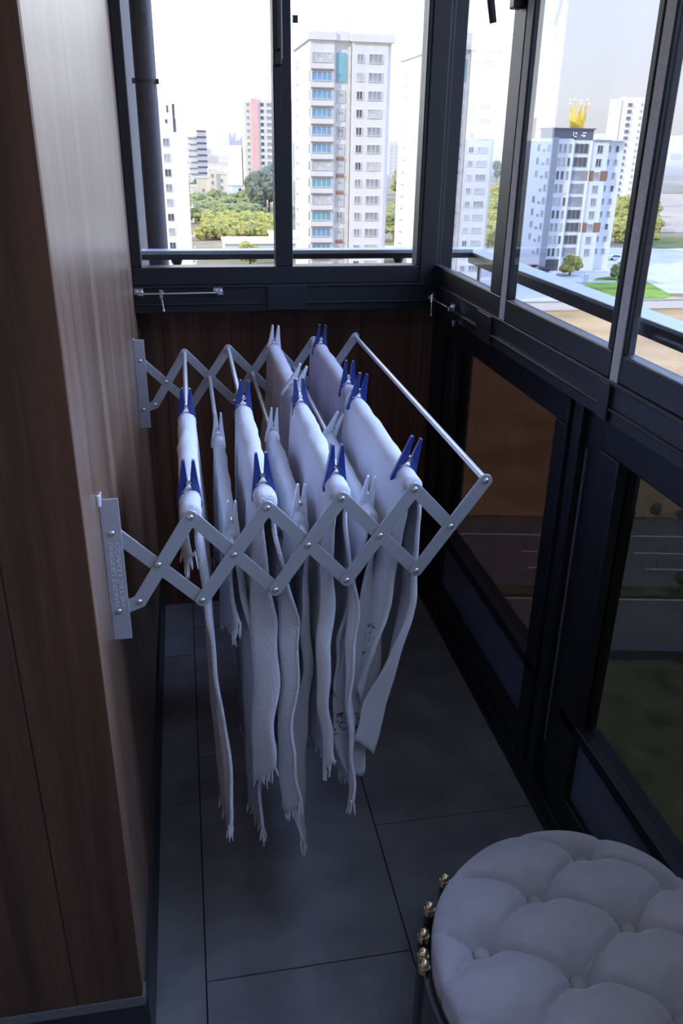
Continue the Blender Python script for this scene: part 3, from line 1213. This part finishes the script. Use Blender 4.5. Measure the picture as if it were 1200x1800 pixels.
def tower(name, label, x0, Y, k, dep, ztop, dz, rows, seed, side_ticks=True):
    """high tower block with enclosed blue balconies; k scales widths to the surveyed block"""
    rg = random.Random(seed)
    e = empty(name, (x0, Y, GZ), label=label, cat='tower block')
    W = 13.7 * k
    T = ztop - GZ + 1.0
    m = MB()
    m.box(0, 4.0 * k, 0, dep, 0, T)
    m.box(4.0 * k, 6.9 * k, .5, dep, 0, T + .2)
    m.box(6.9 * k, 12.9 * k, -.15, dep, 0, T)
    m.box(12.9 * k, W, .9, dep - 1, 0, T)
    m.build('wall', M['bwhite'], e)
    m = MB()
    m.box(-.35, 4.2 * k, -.4, dep + .3, T, T + 1.15)
    m.box(4.2 * k, 6.7 * k, -.1, dep + .3, T, T + 1.3)
    m.box(6.7 * k, W + .3, -.5, dep + .3, T - .1, T + 1.0)
    m.build('cornice', M['bwhite'], e)
    m = MB(); m.box(6 * k, 8.2 * k, 4, 9, T, T + 3.6); m.box(7 * k, 7.1 * k, 5, 5.1, T + 3.6, T + 5.6); m.box(7.6 * k, 7.7 * k, 5, 5.1, T + 3.6, T + 4.8)
    m.build('roof_hut', M['bwhite'], e)
    m = MB()
    for x in (4.05, 6.75):
        m.box(x * k - .04, x * k + .04, -.03, .55, 0, T - .4)
    m.build('seam', M['win_mix'], e)
    for i in range(rows):
        z = ztop - GZ - 1.45 - dz * i + dz * .0
        blue = ['win_mix', 'win_blue', 'win_blue', 'win_blue', 'win_blue', 'win_blue', 'win_mix', 'win_teal', 'win_mix', 'win_teal', 'win_blue', 'win_blue'][i % 12]
        window_part(e, 'front', 1.95 * k, -.03, z, 3.4 * k, 1.42, blue, 3)
        if i:
            m = MB(); m.box(.15 * k, 3.85 * k, -.35, .0, z + .86, z + 1.06)
            m.build('balcony_slab', M['slab'], e)
        if i == 0:
            pass
        elif i == 1:
            m = MB(); m.box(4.5 * k, 5.95 * k, .30, .5, z - .8, z + dz + .75)
            m.build('teal_glazing', M['win_teal'], e)
        else:
            window_part(e, 'front', 5.25 * k, .47, z - .2, 1.25 * k, 1.9, rg.choice(['win_pane', 'win_mix', 'win_mix']), 1)
            if i in (6, 7, 8, 11, 12):
                m = MB(); m.box(4.6 * k, 5.9 * k, .30, .52, z + .85, z + 1.35)
                m.build('brown_panel', M['bbrown'], e)
        window_part(e, 'front', 8.25 * k, -.18, z, 1.1 * k, 1.3, rg.choice(['win_pane', 'win_pane', 'win_mix', 'win_dark']), 1)
        window_part(e, 'front', 10.85 * k, -.18, z, 2.35 * k, 1.4, rg.choice(['win_pane', 'win_mix', 'win_mix', 'win_pane']), 2)
        if side_ticks:
            window_part(e, 'left', dep * .80, -.03, z, 2.6, .55 if i > 1 else 1.2, 'win_pane', 1)
            if i > 0:
                m = MB(); m.box(-.12, .0, .5, 1.3, z - .7, z + .7)
                m.build('side_shutter', M['win_pane'], e)
    return e


tower('tower_block', 'tall white tower block with blue glazed balconies filling the right back pane', 22.3, 150, 1.0, 20, 15.6, 2.713, 16, 1)
tower('tower_block', 'white tower block seen through the first side window, beyond the corner post', 57.2, 195, 1.04, 34, 19.3, 2.9, 16, 2)

# tower at the far left, overexposure put into its brighter wall colour
def left_tower():
    e = empty('tower_block', (-7.5, 190, GZ), label='bright white tower block at far left, next to the drain pipe', cat='tower block')
    m = MB()
    m.box(0, 9.6, 0, 18, 0, 33.5)
    m.box(1, 7.2, 0, 12, 33.5, 37)
    m.build('wall', M['bbright'], e)
    m = MB(); m.box(7.15, 7.65, -.1, .05, 31.0, 36.2)
    m.build('dark_strip', M['win_dark'], e)
    m = MB(); m.box(6.0, 6.3, -.1, .05, 34.6, 35.9)
    m.build('dark_strip', M['win_dark'], e)
    for i in range(10):
        z = 29.0 - 2.94 * i
        window_part(e, 'front', 5.5, -.03, z, 1.35, 1.55, ['win_pane', 'win_mix', 'win_dark', 'win_pane', 'win_mix', 'win_dark', 'win_mix', 'win_dark', 'win_pane', 'win_pane'][i], 1)
        m = MB(); m.box(9.6, 10.4, .2, 2.2, z - 1.1, z - .95); m.box(10.1, 10.4, .2, 2.2, z - .95, z - .4)
        m.build('balcony', M['bcream'], e)
    m = MB(); m.box(5.6, 6.0, -.1, .05, 33.4 - .8, 33.4 - .1)
    m.build('dark_strip', M['win_dark'], e)


left_tower()


def red_tower():
    e = empty('tower_block', (33.6, 450, GZ), label='white tower with a pink vertical stripe behind the left window mullion', cat='tower block')
    T = 48
    m = MB(); m.box(0, 3.6, 0, 16, 0, T - 1); m.box(6.9, 24, 0, 16, 0, T); m.build('wall', M['bcream'], e)
    m = MB(); m.box(3.6, 6.9, -.6, 16, 0, T + .5); m.build('stripe', M['bpink'], e)
    for i in range(15):
        z = T - 2.2 - 2.95 * i
        window_part(e, 'front', 1.9, -.05, z, 1.2, 1.2, 'win_pane', 0)
        window_part(e, 'front', 8.9, -.05, z, 1.7, 1.7, 'win_dark', 0)
        window_part(e, 'front', 12.8, -.05, z, 3.2, 1.6, 'win_pane', 2)


red_tower()


def slab_block():
    e = empty('apartment_building', (7.2, 560, GZ), label='grey mid rise with stacked dark floor bands, left of the distant field', cat='building')
    m = MB(); m.box(0, 5.4, 0, 12, 0, 31.5); m.build('wall', M['bwhite'], e)
    m = MB(); m.box(5.4, 11, -1, 12, 5, 34.5); m.build('stair_block', M['bblue'], e)
    m = MB(); m.box(5.2, 11.2, -1.3, 12, 0, 5.2); m.build('plinth', M['win_blue'], e)
    for i in range(8):
        z = 34.6 - 3.4 * i
        m = MB(); m.box(5.2, 11.2, -1.4, 12.2, z - .45, z + .3); m.build('floor_band', M['win_dark'], e)
        if i:
            m = MB(); m.box(-.8, 5.2, -.6, 12, z - .9, z - .5); m.build('balcony', M['win_pane'], e)


slab_block()


def low_rise():
    e = empty('apartment_building', (9.8, 480, GZ), label='low cream buildings with stepped roofs behind the yellow green grove', cat='building')
    m = MB()
    m.box(0, 6, 2, 16, 0, 10.5); m.box(6, 10.2, 0, 12, 0, 15.5); m.box(10.2, 16, 1, 14, 0, 12.6); m.box(-4, 0, 3, 12, 0, 7.0)
    m.build('wall', M['bcream'], e)
    for x, z in ((8.1, 12), (8.1, 8.5), (8.1, 5), (13, 9.5), (13, 6.0), (3, 4.5)):
        window_part(e, 'front', x, -.05 if 6 < x < 10 else (.95 if x > 10 else 1.95), z, 1.3, 1.9, 'win_pane', 0)
    m = MB(); m.box(-.3, 6.2, 1.8, 16.2, 10.5, 10.9); m.box(10, 16.2, .8, 14.2, 12.6, 13.0); m.build('parapet', M['bfar2'], e)


low_rise()


def white_block():
    e = empty('apartment_building', (28.2, 500, GZ), label='blank white block with a brown side, left of the pink striped tower', cat='building')
    m = MB(); m.box(0, 7.2, 0, 10, 0, 27); m.box(-2.2, 9.5, 1, 12, 0, 14.5); m.box(-3.5, 14, -2, 12, 0, 6); m.build('wall', M['bbright'], e)
    m = MB(); m.box(7.2, 8.7, .5, 10, 6, 26); m.build('brown_side', M['bbrown'], e)
    m = MB(); m.box(-3.6, 14.2, -2.2, 12.2, 6, 6.5); m.build('roof_edge', M['bfar2'], e)
    window_part(e, 'front', 5.5, -2.05, 3.0, 1.6, 4.0, 'win_dark', 0)


white_block()


def pale_roof():
    a, b = gp(352, 436), gp(486, 432)
    e = empty('low_building', (a[0] + 6, 232, GZ), label='long low building with a pale flat roof beyond the handrail', cat='building')
    m = MB(); m.box(0, 26, 0, 14, 0, 4.2); m.box(14, 30, 6, 22, 0, 5.0); m.build('wall', M['bwhite'], e)
    m = MB(); m.box(-.4, 26.4, -.4, 14.4, 4.2, 4.6); m.box(13.6, 30.4, 5.6, 22.4, 5.0, 5.5); m.build('roof', M['bbright'], e)


pale_roof()


def crown_building():
    e = empty('apartment_building', (90, 205, GZ), label='white apartment building with brown panels and a dark rooftop box under a gold crown', cat='building')
    T = 30.9
    dep = 17
    m = MB()
    m.box(0, 1.2, .4, dep, 0, T)
    m.box(5.2, 10.0, .3, dep, 0, T)
    m.box(10.0, 14.6, .0, dep, 0, T)
    m.box(14.6, 19.4, 1.4, dep, 0, T)
    m.box(1.2, 5.2, .15, dep, 0, T)
    m.build('wall', M['bcool'], e)
    m = MB(); m.box(-.1, 1.25, -.25, .5, 0, T + .6); m.build('grey_pier', M['bgrey'], e)
    m = MB()
    for x in (5.2, 10.0):
        m.box(x - .16, x + .16, -.25, .4, 0, T)
    m.build('white_pier', M['bcool'], e)
    m = MB()
    m.box(.2, 10.7, 1.2, 9, T, T + 2.4)
    m.build('rooftop_box', M['parapet'], e)
    m = MB(); m.box(-.2, 11.1, .9, 9.3, T + 2.4, T + 2.7); m.build('box_coping', M['parapet'], e)
    m = MB(); m.box(10.4, 15, -.3, 1, T - .1, T + .12); m.build('canopy', M['slab'], e)
    m = MB(); m.box(10.9, 19.5, -.05, dep, T, T + .25); m.box(-.1, 5.2, .1, dep, T, T + .3); m.build('coping', M['bcool'], e)
    # white marks of the roof sign
    m = MB()
    m.box(5.3, 5.55, 1.08, 1.2, T + .7, T + 1.9); m.box(5.3, 6.3, 1.08, 1.2, T + .7, T + .95); m.box(5.9, 6.3, 1.08, 1.2, T + 1.3, T + 1.8)
    m.box(7.7, 8.7, 1.08, 1.2, T + 1.55, T + 1.8); m.box(7.9, 8.5, 1.08, 1.2, T + .8, T + 1.25); m.box(7.5, 7.7, 1.08, 1.2, T + 1.0, T + 1.3)
    m.build('roof_sign', M['ball'], e)
    dz = 3.04
    ly = [at(p, 262, 0, 90).y - 205 for p in (965, 957, 947)]
    for i in range(9):
        z = 29.05 - dz * i
        for x, dk in ((2.0, 1), (3.2, 0), (4.5, 1)):
            window_part(e, 'front', x, .12, z, .75, 2.0, ['win_pane', 'win_mix', 'win_dark'][(i + int(x * 3)) % 3 if i else 0], 0)
        window_part(e, 'front', 7.6, .27, z, 3.5, 2.2, 'win_dark' if i in (0, 1, 5, 6, 7) else 'win_pane', 2, 'bgrey')
        window_part(e, 'front', 12.3, -.03, z - .1, 1.5, 1.9, 'win_dark' if i < 2 else 'win_pane', 1)
        window_part(e, 'front', 15.6, 1.37, z, .7, 1.5, 'win_pane', 0)
        window_part(e, 'front', 17.6, 1.37, z, .9, 1.5, 'win_pane' if i % 3 else 'win_dark', 0)
        window_part(e, 'left', ly[0], -.03, z, 1.5, 1.7, 'win_pane', 1)
        if ly[1] < dep - 1:
            window_part(e, 'left', ly[1], -.03, z - .6, 1.6, .8, 'win_pane', 0)
        if ly[2] < dep - .8 and i % 5 != 3:
            window_part(e, 'left', ly[2], -.03, z, 1.5, 1.7, 'win_dark' if i in (0, 1, 4, 5) else 'win_pane', 1)
        if i in (2, 6):
            m = MB(); m.box(9.6, 11.4, -.12, .0, z - 1.2, z + 1.1); m.box(13.3, 15.1, -.12, .0, z - 1.2, z + 1.1)
            m.build('brown_panel', M['bbrown'], e)
        if i == 3:
            m = MB(); m.box(4.0, 5.1, -.02, .15, z - 1.1, z + 1.1); m.build('cream_panel', M['bcream'], e)
    m = MB(); m.box(1.5, 4.9, .0, .15, .2, 3.0); m.build('shop_glazing', M['win_dark'], e)
    return e


crown_building()
# the gold crown sculpture on the roof
cr = empty('crown_sculpture', (97.1, 208.5, 30.9 - 28 + 2.7), label='gold crown sculpture with white tipped spikes on the dark rooftop box', cat='sculpture')
m = MB()
n = 36
vs, fs = [], []
for k in range(n):
    a = 2 * PI * k / n
    vs.append((1.75 * math.cos(a), 1.75 * math.sin(a), 0)); vs.append((1.9 * math.cos(a), 1.9 * math.sin(a), 1.9))
for k in range(n):
    j = (k + 1) % n
    fs.append((2 * k, 2 * j, 2 * j + 1, 2 * k + 1))
m.add(vs, fs)
band = m.build('band', M['crown'], cr)
sm = band.modifiers.new('s', 'SOLIDIFY'); sm.thickness = .15
for k in range(9):
    a = 2 * PI * k / 9 + .3
    c, s = math.cos(a), math.sin(a)
    h = 6.2 if k % 2 else 5.3
    wdt = .6
    t = Vector((-s, c, 0))
    b = Vector((c * 1.88, s * 1.88, 1.6))
    tip = Vector((c * 2.35, s * 2.35, h))
    mid = b.lerp(tip, .5) - Vector((c, s, 0)) * .12
    m = MB()
    pts = [b - t * wdt, b + t * wdt, mid + t * wdt * .45, mid - t * wdt * .45, tip + t * .06, tip - t * .06]
    inn = [p - Vector((c, s, 0)) * .14 for p in pts]
    m.add(pts + inn, [(0, 1, 2, 3), (3, 2, 4, 5), (7, 6, 9, 8), (8, 9, 11, 10), (1, 7, 8, 2), (2, 8, 10, 4), (6, 0, 3, 9), (9, 3, 5, 11), (0, 6, 7, 1), (4, 10, 11, 5)])
    sp = m.build('spike', M['crown'], cr)
    m = MB(); m.ball(tuple(tip), .3, 10, 8)
    m.build('ball', M['ball'], sp, smooth=True)


def right_tower():
    e = empty('tower_block', (213, 420, GZ), label='distant white tower with a column of balconies behind the crown topped building', cat='tower block')
    m = MB(); m.box(0, 5.0, 0, 3, 0, 51); m.box(5.3, 26, -.5, 3, 0, 52); m.build('wall', M['bbright'], e)
    m = MB(); m.box(4.9, 5.4, -.3, 2, 0, 50.5); m.build('joint', M['bgrey'], e)
    for i in range(16):
        z = 50 - 3 * i
        m = MB(); m.box(8.0, 10.0, -1.2, -.5, z - 2.1, z - .6); m.build('balcony', M['slab'], e)
        window_part(e, 'front', 15.5, -.55, z - 1.2, 1.4, 1.4, 'win_mix', 0)


right_tower()


def billboard():
    e = empty('hoarding', (364, 900, GZ), label='distant dark tower with a reddish panel just right of the side window mullion', cat='tower block')
    m = MB(); m.box(0, 9, 0, 9, 0, 56); m.build('wall', M['bbrown'], e)
    m = MB(); m.box(.8, 8.2, -.2, 0, 40, 54); m.build('panel', M['billboard'], e)


billboard()


# hazy blocks of the far town
FAR = []
fr_ = random.Random(11)
def far_block(x, y, w, d, h, mt):
    m = MB()
    m.box(-w / 2, w / 2, 0, d, 0, h)
    m.box(-w / 6, w / 6, d * .3, d * .6, h, h + 2.5)
    nrow = int(h / 3.4)
    for i in range(nrow):
        z = 1.4 + i * 3.4
        for k in range(max(2, int(w / 5))):
            xx = -w / 2 + 2.0 + k * 5
            if xx + 2 < w / 2:
                m.box(xx, xx + 2.0, -.12, 0, z, z + 1.5, 1)
    o = m.build('far_block', [mt, M['bblue']], loc=(x, y, GZ))
    tag(o, 'small hazy apartment block far off on the plain under the horizon', 'building', 'far apartment blocks on the plain')


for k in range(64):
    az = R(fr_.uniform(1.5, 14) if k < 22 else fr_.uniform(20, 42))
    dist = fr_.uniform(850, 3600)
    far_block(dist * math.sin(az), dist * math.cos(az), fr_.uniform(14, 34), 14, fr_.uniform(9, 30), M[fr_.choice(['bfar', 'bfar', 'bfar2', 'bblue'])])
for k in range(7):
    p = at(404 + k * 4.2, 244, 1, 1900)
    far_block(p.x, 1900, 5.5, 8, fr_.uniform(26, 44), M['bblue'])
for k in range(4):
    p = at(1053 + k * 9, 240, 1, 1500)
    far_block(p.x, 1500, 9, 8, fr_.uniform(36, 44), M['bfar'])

# hills at the horizon
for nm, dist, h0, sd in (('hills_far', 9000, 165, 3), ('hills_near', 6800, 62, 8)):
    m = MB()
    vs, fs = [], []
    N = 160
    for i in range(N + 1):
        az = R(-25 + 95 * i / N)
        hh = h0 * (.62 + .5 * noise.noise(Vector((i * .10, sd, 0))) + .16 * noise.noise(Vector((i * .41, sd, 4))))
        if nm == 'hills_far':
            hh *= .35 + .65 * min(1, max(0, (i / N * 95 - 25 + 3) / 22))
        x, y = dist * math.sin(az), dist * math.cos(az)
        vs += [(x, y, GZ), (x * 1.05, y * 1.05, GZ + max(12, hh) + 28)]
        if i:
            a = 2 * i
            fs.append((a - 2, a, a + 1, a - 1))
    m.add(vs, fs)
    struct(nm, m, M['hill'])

# ------------------------------------------------------------------ trees
def tree_mesh(seed, rad, h, mats, lumps=9, squash=.85):
    rg = random.Random(seed)
    bm = bmesh.new()
    cent = [(0, 0, h - rad * .6, rad * .8)]
    for i in range(lumps):
        a = rg.uniform(0, 2 * PI)
        rr = rad * rg.uniform(.35, .75)
        cent.append((math.cos(a) * rr, math.sin(a) * rr, h - rad * rg.uniform(.15, 1.25), rad * rg.uniform(.38, .6)))
    for (x, y, z, r) in cent:
        b2 = bmesh.ops.create_icosphere(bm, subdivisions=3, radius=r)
        for v in b2['verts']:
            nrm = v.co.normalized()
            dsp = 1 + .32 * noise.noise(nrm * 2.2 + Vector((x, y, z))) + .22 * noise.noise(nrm * 6 + Vector((x, z, y)))
            v.co = Vector((v.co.x * dsp + x, v.co.y * dsp + y, v.co.z * dsp * squash + z))
    for f in bm.faces:
        f.material_index = 0
    r = bmesh.ops.create_cone(bm, segments=8, radius1=rad * .10, radius2=rad * .06, depth=h * .7, cap_ends=True)
    for v in r['verts']:
        v.co.z += h * .35
        for f in v.link_faces:
            f.material_index = 1
    me = bpy.data.meshes.new('tree')
    bm.to_mesh(me)
    bm.free()
    for mm in mats:
        me.materials.append(mm)
    return me


TM = {
    'y': [tree_mesh(s, 3.2, 6.0, (M['leaf_yel'], M['trunk'])) for s in (1, 2, 3)],
    'g': [tree_mesh(s, 3.2, 6.4, (M['leaf_grn'], M['trunk'])) for s in (4, 5, 6)],
    'd': [tree_mesh(s, 4.6, 13.0, (M['leaf_dark'], M['trunk']), 12, 1.2) for s in (7, 8)],
}


def tree(kind, x, y, sc, label, group, z=GZ):
    me = rnd.choice(TM[kind])
    o = bpy.data.objects.new('tree', me)
    col.objects.link(o)
    o.location = (x, y, z)
    o.scale = (sc, sc, sc * rnd.uniform(.9, 1.15))
    o.rotation_euler = (0, 0, rnd.uniform(0, 6.28))
    tag(o, label, 'tree', group)


def grove(kind, poly, nx, ny, sc, label, group):
    """rows of trees over a quadrilateral of ground surveyed as (left far, right far, right near, left near)"""
    a, b, c, d = [Vector(gp(*p)) for p in poly]
    for j in range(ny):
        for i in range(nx):
            u, v = (i + .5 + rnd.uniform(-.3, .3)) / nx, (j + .5 + rnd.uniform(-.3, .3)) / ny
            p = a.lerp(b, u).lerp(d.lerp(c, u), v)
            tree(kind, p.x, p.y, sc * rnd.uniform(.8, 1.25), label, group)


grove('g', ((338, 362), (445, 358), (470, 392), (338, 398)), 13, 6, .85, 'round green tree in the far rows of the grove seen through the left back pane', 'green trees of the left grove')
grove('y', ((370, 398), (480, 392), (486, 424), (345, 426)), 13, 6, .72, 'yellow green tree in the near rows of the grove seen through the left back pane', 'yellow trees of the left grove')
grove('d', ((446, 364), (490, 362), (490, 388), (452, 388)), 4, 2, 1.15, 'tall dark tree of the clump below the pink striped tower', 'dark trees by the pink tower')
grove('d', ((336, 330), (350, 330), (352, 346), (336, 348)), 2, 2, .5, 'small dark tree beside the low cream buildings', 'small trees by the cream buildings')
grove('y', ((856, 350), (940, 345), (925, 445), (846, 445)), 6, 8, 1.15, 'yellow green tree of the grove behind the mullion left of the crown topped building', 'trees of the grove beside the crown topped building')
grove('d', ((868, 300), (935, 300), (930, 330), (862, 330)), 6, 2, .75, 'dark tree beyond the grove left of the crown topped building', 'dark trees beyond the side grove')
grove('y', ((1084, 375), (1150, 375), (1150, 440), (1075, 440)), 4, 4, 1.1, 'yellow green tree right of the crown topped building', 'trees right of the crown topped building')
grove('g', ((690, 300), (716, 300), (706, 440), (688, 440)), 1, 7, 1.3, 'green tree in the gap between the two white towers', 'trees between the towers')
p = gp(1016, 490); tree('y', p[0], p[1] + 5, .85, 'single leafy tree in front of the crown topped building', None)
p = gp(1085, 492); tree('g', p[0], p[1], .6, 'small green tree on the lawn near the crown topped building', None)
p = gp(440, 466); tree('y', p[0], p[1], .9, 'green bush glimpsed under the back handrail', None)
# shrubs on the median of the road and along its far kerb
for k in range(26):
    x = -26 + k * 2.9 + rnd.uniform(-1, 1)
    w = rd.matrix_basis @ Vector((x, -3.4 + rnd.uniform(-.3, .3), 0))
    tree('d', w.x, w.y, rnd.uniform(.07, .13), 'low shrub on the planted strip between the two carriageways', 'median shrubs', GZ + .3)
for k in range(34):
    x = -30 + k * 2.2 + rnd.uniform(-1, 1)
    w = rd.matrix_basis @ Vector((x, 9.7 + rnd.uniform(-.4, .4), 0))
    tree('d', w.x, w.y, rnd.uniform(.06, .15), 'low shrub along the far kerb of the road below', 'kerb shrubs')


# ------------------------------------------------------------------ garden wall and cars by the crown building
gw = empty('garden_wall', (*gp(1005, 500), GZ + .2), label='low white garden wall in front of the crown topped building', cat='wall')
m = MB(); m.box(-5, 11, 0, .3, 0, .5); m.box(-5, -4.6, 0, 8, 0, 1.2); m.build('wall', M['bcool'], gw)
m = MB(); m.box(-5.4, -4.3, -.3, .8, 0, 2.3); m.box(3, 3.9, -.2, .6, 0, 2.1); m.build('pillar', M['bwhite'], gw)
lw = empty('garden_wall', (*gp(900, 549), GZ + .2), label='long low white wall beside the pale paved yard below', cat='wall')
m = MB(); m.box(-6, 40, 0, .4, 0, 1.6); m.build('wall', M['bwhite'], lw)
m = MB(); m.box(-6.2, 40.2, -.1, .5, 1.6, 1.8); m.build('coping', M['bgrey'], lw)


def car(px, py, rz, mt, label):
    p = gp(px, py)
    e = empty('car', (p[0], p[1], GZ + .15), rz, label, 'car')
    m = MB()
    m.prism([(-2.1, .35), (2.1, .35), (2.15, .8), (1.3, .92), (.7, 1.42), (-1.0, 1.45), (-1.7, .95), (-2.1, .9)], -.85, .85)
    m.build('body', mt, e, .06)
    m = MB(); m.prism([(-1.45, .95), (1.1, .95), (.62, 1.36), (-.95, 1.38)], -.87, .87)
    m.build('side_glass', M['win_dark'], e)
    for x in (-1.3, 1.3):
        for y in (-.8, .8):
            m = MB(); m.tube([(x, y - .1, .32), (x, y + .1, .32)], .32, 14)
            m.build('wheel', M['tyre'], e)


car(936, 476, .1, M['car_red'], 'red car parked in front of the crown topped building')
car(950, 480, .15, M['car_dark'], 'dark car parked beside the red one')
car(1082, 458, -.3, M['car_white'], 'white car parked right of the crown topped building')
car(1096, 466, -.3, M['car_white'], 'white car parked nearer on the paving right of the crown topped building')

# ------------------------------------------------------------------ light
sun_d = bpy.data.lights.new('sun', 'SUN')
sun_d.energy = 4.6
sun_d.angle = R(.6)
sun_d.color = (1.0, .95, .86)
sun = bpy.data.objects.new('sun', sun_d)
col.objects.link(sun)
sun.rotation_euler = Vector((-.80, -.35, .48)).to_track_quat('Z', 'Y').to_euler()

w = bpy.data.worlds.new('world')
scene.world = w
w.use_nodes = True
nt = w.node_tree
nt.nodes.clear()
LK = nt.links.new
N_ = nt.nodes.new
wo = N_('ShaderNodeOutputWorld')
bg = N_('ShaderNodeBackground')
tc = N_('ShaderNodeTexCoord')
nrm = N_('ShaderNodeVectorMath'); nrm.operation = 'NORMALIZE'
LK(tc.outputs['Generated'], nrm.inputs[0])
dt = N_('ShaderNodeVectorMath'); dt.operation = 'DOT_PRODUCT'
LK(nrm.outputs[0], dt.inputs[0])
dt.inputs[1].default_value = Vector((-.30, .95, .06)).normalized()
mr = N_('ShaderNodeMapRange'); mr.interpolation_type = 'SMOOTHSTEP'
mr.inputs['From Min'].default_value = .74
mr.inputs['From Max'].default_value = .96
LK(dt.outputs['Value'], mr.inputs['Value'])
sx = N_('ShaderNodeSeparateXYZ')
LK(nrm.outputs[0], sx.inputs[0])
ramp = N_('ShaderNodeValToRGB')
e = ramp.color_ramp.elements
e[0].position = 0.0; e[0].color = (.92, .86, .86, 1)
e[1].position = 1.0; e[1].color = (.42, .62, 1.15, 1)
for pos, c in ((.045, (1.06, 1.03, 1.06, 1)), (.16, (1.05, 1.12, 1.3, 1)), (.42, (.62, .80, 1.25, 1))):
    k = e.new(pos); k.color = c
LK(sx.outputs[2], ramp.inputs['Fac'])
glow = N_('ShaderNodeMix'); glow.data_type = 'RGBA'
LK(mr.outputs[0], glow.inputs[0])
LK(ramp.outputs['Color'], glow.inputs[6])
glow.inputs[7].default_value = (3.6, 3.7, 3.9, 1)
# sky boosted high on the right, out of view, to brighten the interior
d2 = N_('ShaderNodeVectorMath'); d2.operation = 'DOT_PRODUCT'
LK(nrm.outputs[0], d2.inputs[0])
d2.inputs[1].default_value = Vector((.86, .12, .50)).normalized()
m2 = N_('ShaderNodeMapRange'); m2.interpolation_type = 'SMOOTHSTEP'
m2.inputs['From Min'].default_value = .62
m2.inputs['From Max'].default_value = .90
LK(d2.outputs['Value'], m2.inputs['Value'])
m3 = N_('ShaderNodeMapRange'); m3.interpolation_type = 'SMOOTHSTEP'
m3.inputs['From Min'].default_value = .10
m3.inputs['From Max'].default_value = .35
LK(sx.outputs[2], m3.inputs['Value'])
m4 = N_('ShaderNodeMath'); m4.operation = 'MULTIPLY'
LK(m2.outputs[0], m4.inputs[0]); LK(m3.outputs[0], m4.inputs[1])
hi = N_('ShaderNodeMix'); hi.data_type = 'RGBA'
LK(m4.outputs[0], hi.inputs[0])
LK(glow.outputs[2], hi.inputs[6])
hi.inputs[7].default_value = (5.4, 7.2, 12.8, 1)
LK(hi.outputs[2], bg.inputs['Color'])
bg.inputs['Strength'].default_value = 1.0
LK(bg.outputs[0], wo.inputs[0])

fill_d = bpy.data.lights.new('room_fill_light', 'AREA')  # added fill light behind the camera, lifts the dark interior
fill_d.shape = 'DISK'
fill_d.size = .5
fill_d.energy = 4.5
fill_d.color = (.72, .84, 1.0)
fill = bpy.data.objects.new('room_fill_light', fill_d)
col.objects.link(fill)
fill.location = (.35, -.25, 2.5)

# sky portals so the windows are sampled well
def portal(loc, rot, sx_, sy_):
    d = bpy.data.lights.new('window_portal', 'AREA')
    d.shape = 'RECTANGLE'
    d.size, d.size_y = sx_, sy_
    d.cycles.is_portal = True
    o = bpy.data.objects.new('window_portal', d)
    col.objects.link(o)
    o.location = loc
    o.rotation_euler = rot


portal((.46, 2.80, 1.87), (-PI / 2, 0, 0), .95, 1.34)
portal((1.08, 1.03, 1.30), (0, PI / 2, 0), 2.5, 3.46)

scene.view_settings.view_transform = 'Standard'
scene.view_settings.look = 'None'
scene.view_settings.exposure = 0
scene.view_settings.gamma = 1.12
scene.cycles.use_denoising = True
scene.cycles.max_bounces = 10
scene.cycles.diffuse_bounces = 5
scene.cycles.glossy_bounces = 5
scene.cycles.transparent_max_bounces = 16
scene.cycles.caustics_reflective = False
scene.cycles.caustics_refractive = False
scene.cycles.sample_clamp_indirect = 6
